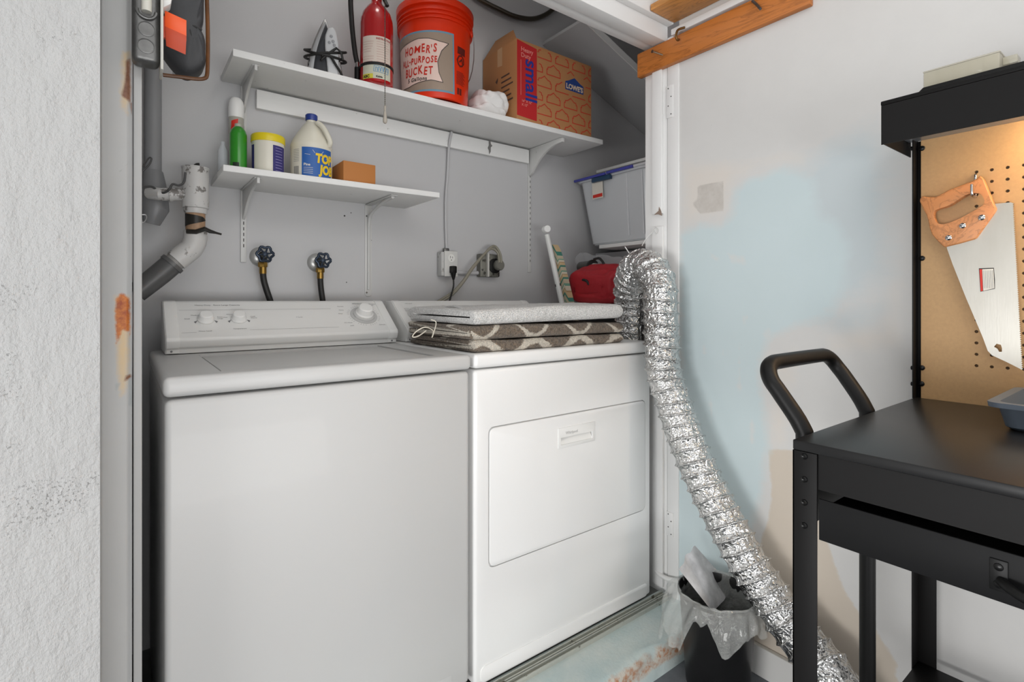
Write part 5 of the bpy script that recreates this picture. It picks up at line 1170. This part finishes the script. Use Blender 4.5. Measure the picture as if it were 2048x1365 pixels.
for c in range(cols):
    for r in range(18):
        cy, cz = yc0-g_*c, zc0+g_*r; S_ = 16; outer = []; inner = []; deep = []
        for k in range(S_):
            a = 2*PI*k/S_+PI/4; ca_, sa_ = math.cos(a), math.sin(a); m__ = max(abs(ca_), abs(sa_)); outer.append(pgb.verts.new((PX, cy+ca_/m__*g_/2, cz+sa_/m__*g_/2)))
            inner.append(pgb.verts.new((PX, cy+hr_*ca_, cz+hr_*sa_))); deep.append(pgb.verts.new((PX+.006, cy+hr_*ca_, cz+hr_*sa_)))
        for k in range(S_):
            l_ = (k+1) % S_; pgb.faces.new((outer[k], inner[k], inner[l_], outer[l_])); pgb.faces.new((inner[k], deep[k], deep[l_], inner[l_]))
bmesh.ops.remove_doubles(pgb, verts=pgb.verts[:], dist=.0002)
pb = MB(); pb.add(pgb)
pbo = pb.build('pegboard', mat('pegboard_brown', (190, 152, 106), .55, bump=(250, .15, .0006), vscale=160, var=.10), CT_, smooth=False)
edge = MB().box(PX+.0005, PX+.0055, CY1-.0125, CY1-.0115, CT, 1.50); edge.build('board_edge', mat('board_edge', (150, 120, 84), .7), CT_)
back = MB().box(PX+.0065, PX+.0085, CY0, CY1-.012, CT, 1.50); back.build('board_backing', mat('board_backing', (92, 72, 50), .8), CT_)
for px, py in ((1844, 297), (1844, 517), (1844, 736), (1843, 768)):
    q = aX(px, py, PX); MB().lathe([(.0062, 0), (.0058, .0025), (.0036, .0042), (.001, .0045)], (PX, q.y, q.z), (-1, 0, 0), 18).build('bolt', mat('black_screw', (30, 30, 30), .28, .6), CT_)
for px, py in ((1825, 297), (1823, 736), (1823, 768)):
    q = aX(px, py, 1.512); MB().lathe([(.0050, 0), (.0050, .005), (.003, .006)], (q.x, CY1, q.z), (0, 1, 0), 14).build('nut', mat('black_screw', (30, 30, 30), .28, .6), CT_)
hx0, hy1, hz0, hz1 = 1.345, .424, 1.414, 1.500
hd = MB().box(hx0, hx0+.002, CY0-.02, hy1, hz0, hz1); hd.box(hx0, 1.535, hy1-.002, hy1, hz0+.003, hz1); hd.box(hx0, 1.535, CY0-.02, CY0-.018, hz0, hz1)
hd.box(1.5205, 1.5225, CY0-.02, hy1, 1.452, hz1)
hdo = hd.build('hood', black_metal, CT_)
MB().box(hx0-.001, 1.536, CY0-.021, hy1+.001, hz1+.0005, hz1+.010, .002).build('hood_lid', black_metal, CT_)
lipm = MB(); py_ = aX(1845, 175, hx0+.01).y
lipm.prism([Vector((hx0+.012, y, z)) for y, z in ((py_+.012, hz1+.010), (py_, hz1+.021), (py_-.20, hz1+.021), (py_-.21, hz1+.010))], (.165, 0, 0), .002).build('raised_tray', black_plastic, CT_)
MB().box(hx0+.003, 1.519, CY0-.017, hy1-.003, 1.449, 1.452).build('hood_liner', mat('hood_liner', (150, 156, 162), .3, .5), CT_)
lampb = MB().box(1.42, 1.445, -.30, .195, 1.440, 1.449, .002); lampb.build('light_strip', mat('light_strip', (255, 222, 176), .5, emit=60.0), CT_)
# ------------------------------------------------------------------ organiser on the hood
ox0, ox1 = 1.375, 1.475; ya, yb = aX(1846, 170, ox0).y, aX(2000, 130, ox0).y; oz = hz1+.0215
OG = thing('parts_organiser', 'translucent plastic screw organiser box on top of the black hood', 'organiser', ((ox0+ox1)/2, (ya+yb)/2, oz))
og = mat('organiser_plastic', (206, 200, 180), .2, alpha=.55)
ogb = booled(MB().box(ox0, ox1, yb, ya, oz, oz+.036, .003), MB().box(ox0+.002, ox1-.002, yb+.002, ya-.002, oz+.003, oz+.05)); ogb.build('tray', og, OG)
dv = MB()
for k in range(1, 5): dv.box(ox0+.002, ox1-.002, ya+(yb-ya)*k/5-.0008, ya+(yb-ya)*k/5+.0008, oz+.003, oz+.034)
dv.build('divider', og, OG); MB().box(ox0, ox1, yb-.0005, ya+.0005, oz+.036, oz+.039, .001).build('lid', og, OG)
MB().box(ox0+.02, ox0+.05, yb-.022, yb, oz+.014, oz+.030, .002).build('latch', og, OG)
scw = MB(); random.seed(3)
for k in range(46):
    y = yb+.004+random.random()*.040 if k < 34 else yb+.05+random.random()*(ya-yb-.06); p = Vector((ox0+.006+random.random()*.05, y, oz+.006+random.random()*.008)); a = random.random()*PI
    scw.tube([p, p+Vector((math.cos(a)*.008, math.sin(a)*.008, .002))], .0018, 6); scw.lathe([(.003, 0), (.003, .001)], p, (math.cos(a), math.sin(a), .2), 8)
tag(scw.build('screw', mat('zinc_screws', (190, 190, 188), .25, 1), OG, label='small zinc screws inside the box'), kind='stuff')
# ------------------------------------------------------------------ handsaw
SX = 1.500
SWp = aX(1950, 395, SX)
SW = thing('handsaw', 'handsaw with wooden handle hanging on the pegboard', 'saw', (SX, SWp.y, SWp.z-.3))
def sp(*q): return [aX(a, b, SX) for a, b in q]
def zo(x, y): return (1650+x/5.146, 250+y/5.146)
ho = [zo(*p) for p in ((985, 790), (990, 760), (1012, 735), (1060, 745), (1150, 748), (1210, 715), (1270, 680), (1400, 630), (1540, 575), (1580, 548), (1605, 525), (1640, 560), (1690, 680), (1735, 790), (1775, 872), (1740, 930), (1650, 1055), (1565, 1175), (1400, 1222), (1235, 1262), (1170, 1200), (1110, 1130), (1085, 1060), (1075, 1000), (1055, 930), (1015, 860))]
hi = [zo(*p) for p in ((1128, 925), (1140, 890), (1180, 868), (1240, 850), (1300, 828), (1390, 770), (1480, 718), (1560, 705), (1620, 725), (1650, 780), (1640, 825), (1600, 855), (1480, 925), (1350, 990), (1260, 1020), (1200, 1025), (1150, 1000))]
hbm_ = MB().prism([p+Vector((-.009, 0, 0)) for p in sp(*ho)], (.018, 0, 0), .003, 3)
hib = spline([Vector((a, b, 0)) for a, b in hi]+[Vector((hi[0][0], hi[0][1], 0))], 3)[:-1]
hbm_ = booled(hbm_, MB().prism([p+Vector((-.02, 0, 0)) for p in sp(*[(v.x, v.y) for v in hib])], (.04, 0, 0)))
sho = hbm_.build('handle', wood_m('saw_handle_wood', (196, 128, 76), (208, 144, 92), (1, 5, 5)), SW)
for x, y in ((1283, 1165), (1427, 1042), (1623, 958)):
    q = aX(*zo(x, y), SX); MB().lathe([(.0062, -.001), (.0060, .001), (.004, .0028), (.001, .0034)], (SX-.009, q.y, q.z), (-1, 0, 0), 20).build('rivet', chrome, sho)
bl_ = [(1890, 480), (1895, 500), (1905, 528), (1932, 596), (1966, 676), (1975.5, 702), (1984, 711), (2012, 724), (2040, 738)]
te = []; (x0, y0), (x1, y1) = (2043, 740), (2024.5, 405.5); NTt = 78
for k in range(NTt): f = k/NTt; te.append((x0+(x1-x0)*f, y0+(y1-y0)*f)); te.append((x0+(x1-x0)*(f+.5/NTt)+3.0, y0+(y1-y0)*(f+.5/NTt)))
bpts = bl_+te+[(2022, 405), (1990, 408), (1960, 440)]
blade = MB().prism([p+Vector((-.0006, 0, 0)) for p in sp(*bpts)], (.0012, 0, 0))
kh = [(1988, 694), (1993, 688), (2002, 690), (2004, 697), (2004, 704), (1998, 704), (1995, 698)]
blade = booled(blade, MB().prism([p+Vector((-.01, 0, 0)) for p in sp(*kh)], (.02, 0, 0)))
def saw_m():
    t = NT('saw_blade'); t.color(t.mix(t.noise(16, 5, .6, (1, 1, .3)), lin((176, 172, 162)), lin((202, 200, 194)))); t.p.inputs['Metallic'].default_value = .85; t.p.inputs['Roughness'].default_value = .38
    t.bump(t.noise(60, 4, .6, (1, 6, .5)), .04); return t.m
bo_ = blade.build('blade', saw_m(), SW, smooth=False)
sl_ = MB().prism([p+Vector((-.0012, 0, 0)) for p in sp((1958, 537), (1988, 536), (1990, 560), (1990, 578), (1961, 584))], (.0005, 0, 0)).build('sticker', mat('sticker_dark', (50, 46, 44), .5), bo_)
MB().prism([p+Vector((-.0018, 0, 0)) for p in sp((1965, 539), (1987, 538), (1989, 577), (1967, 582))], (.0005, 0, 0)).build('sticker_text_panel', paper_white, bo_)
MB().prism([p+Vector((-.0018, 0, 0)) for p in sp((1959.5, 539), (1964.5, 539), (1966, 582), (1962, 583))], (.0005, 0, 0)).build('sticker_red_band', red_ink, bo_)
tm = MB()
for k in range(6):
    a0 = aX(1968+3.4*k, 541, SX); a1 = aX(1969.5+3.4*k, 577, SX); tm.tube([a0+Vector((-.0020, 0, 0)), a1+Vector((-.0020, 0, 0))], .0003, 4)
tm.build('sticker_print', grey_ink, bo_)
# two hooks
HK = thing('pegboard_hook', 'steel pegboard hook carrying the handsaw', 'hook', (PX-.01, aX(1952, 350, PX).y, aX(1952, 395, PX).z))
hk0 = aX(1952, 350, PX); hk1 = aX(1945, 376, SX-.012); hk2 = aX(1946, 394, SX-.013)
MB().tube([Vector((PX+.004, hk0.y, hk0.z)), Vector((PX-.004, hk0.y, hk0.z)), Vector((PX-.006, hk0.y, hk0.z-.012)), Vector((PX-.006, hk0.y, hk0.z-.046)), Vector((PX-.010, hk0.y, hk0.z-.051)), Vector((SX-.010, hk0.y, hk0.z-.050)), Vector((SX-.015, hk0.y, hk0.z-.044)), Vector((SX-.016, hk0.y, hk0.z-.026))], .0025, 10, smooth=4).build('hook_wire', chrome, HK)
# ------------------------------------------------------------------ plastic tray on the cart
tx0, tx1, ty0, ty1 = 1.265, 1.50, -.15, .212
TR = thing('parts_tray', 'blue-grey plastic tray on the black worktop at the right edge', 'tray', ((tx0+tx1)/2, 0, CT))
R_ = [rring(tx0+.006, tx1-.006, ty0+.006, ty1-.006, CT+.0008, .02), rring(tx0, tx1, ty0, ty1, CT+.006, .02), rring(tx0-.006, tx1+.004, ty0, ty1+.008, CT+.040, .02), rring(tx0-.018, tx1+.01, ty0-.012, ty1+.020, CT+.041, .02), rring(tx0-.019, tx1+.011, ty0-.013, ty1+.021, CT+.050, .02), rring(tx0-.004, tx1+.0, ty0, ty1+.006, CT+.050, .02), rring(tx0+.004, tx1-.004, ty0+.006, ty1-.004, CT+.008, .02)]
MB().loft(R_).build('tray', mat('slate_plastic', (98, 108, 120), .38), TR)
MB().box(1.33, 1.39, .10, .17, CT+.009, CT+.035, .004).build('contents', mat('dark_contents', (40, 38, 36), .6), TR)
# grey rag on the lower shelf
rg = aZ(2040, 1385, .2)
rgc = lump((1.42, .05, .201), (.06, .05, .03), 8, .3)
solo(rgc, 'rag', mat('grey_rag', (170, 160, 158), .9, bump=(80, .6)), 'greyish pink rag on the lower shelf of the black cart', 'rag', sharp=80)
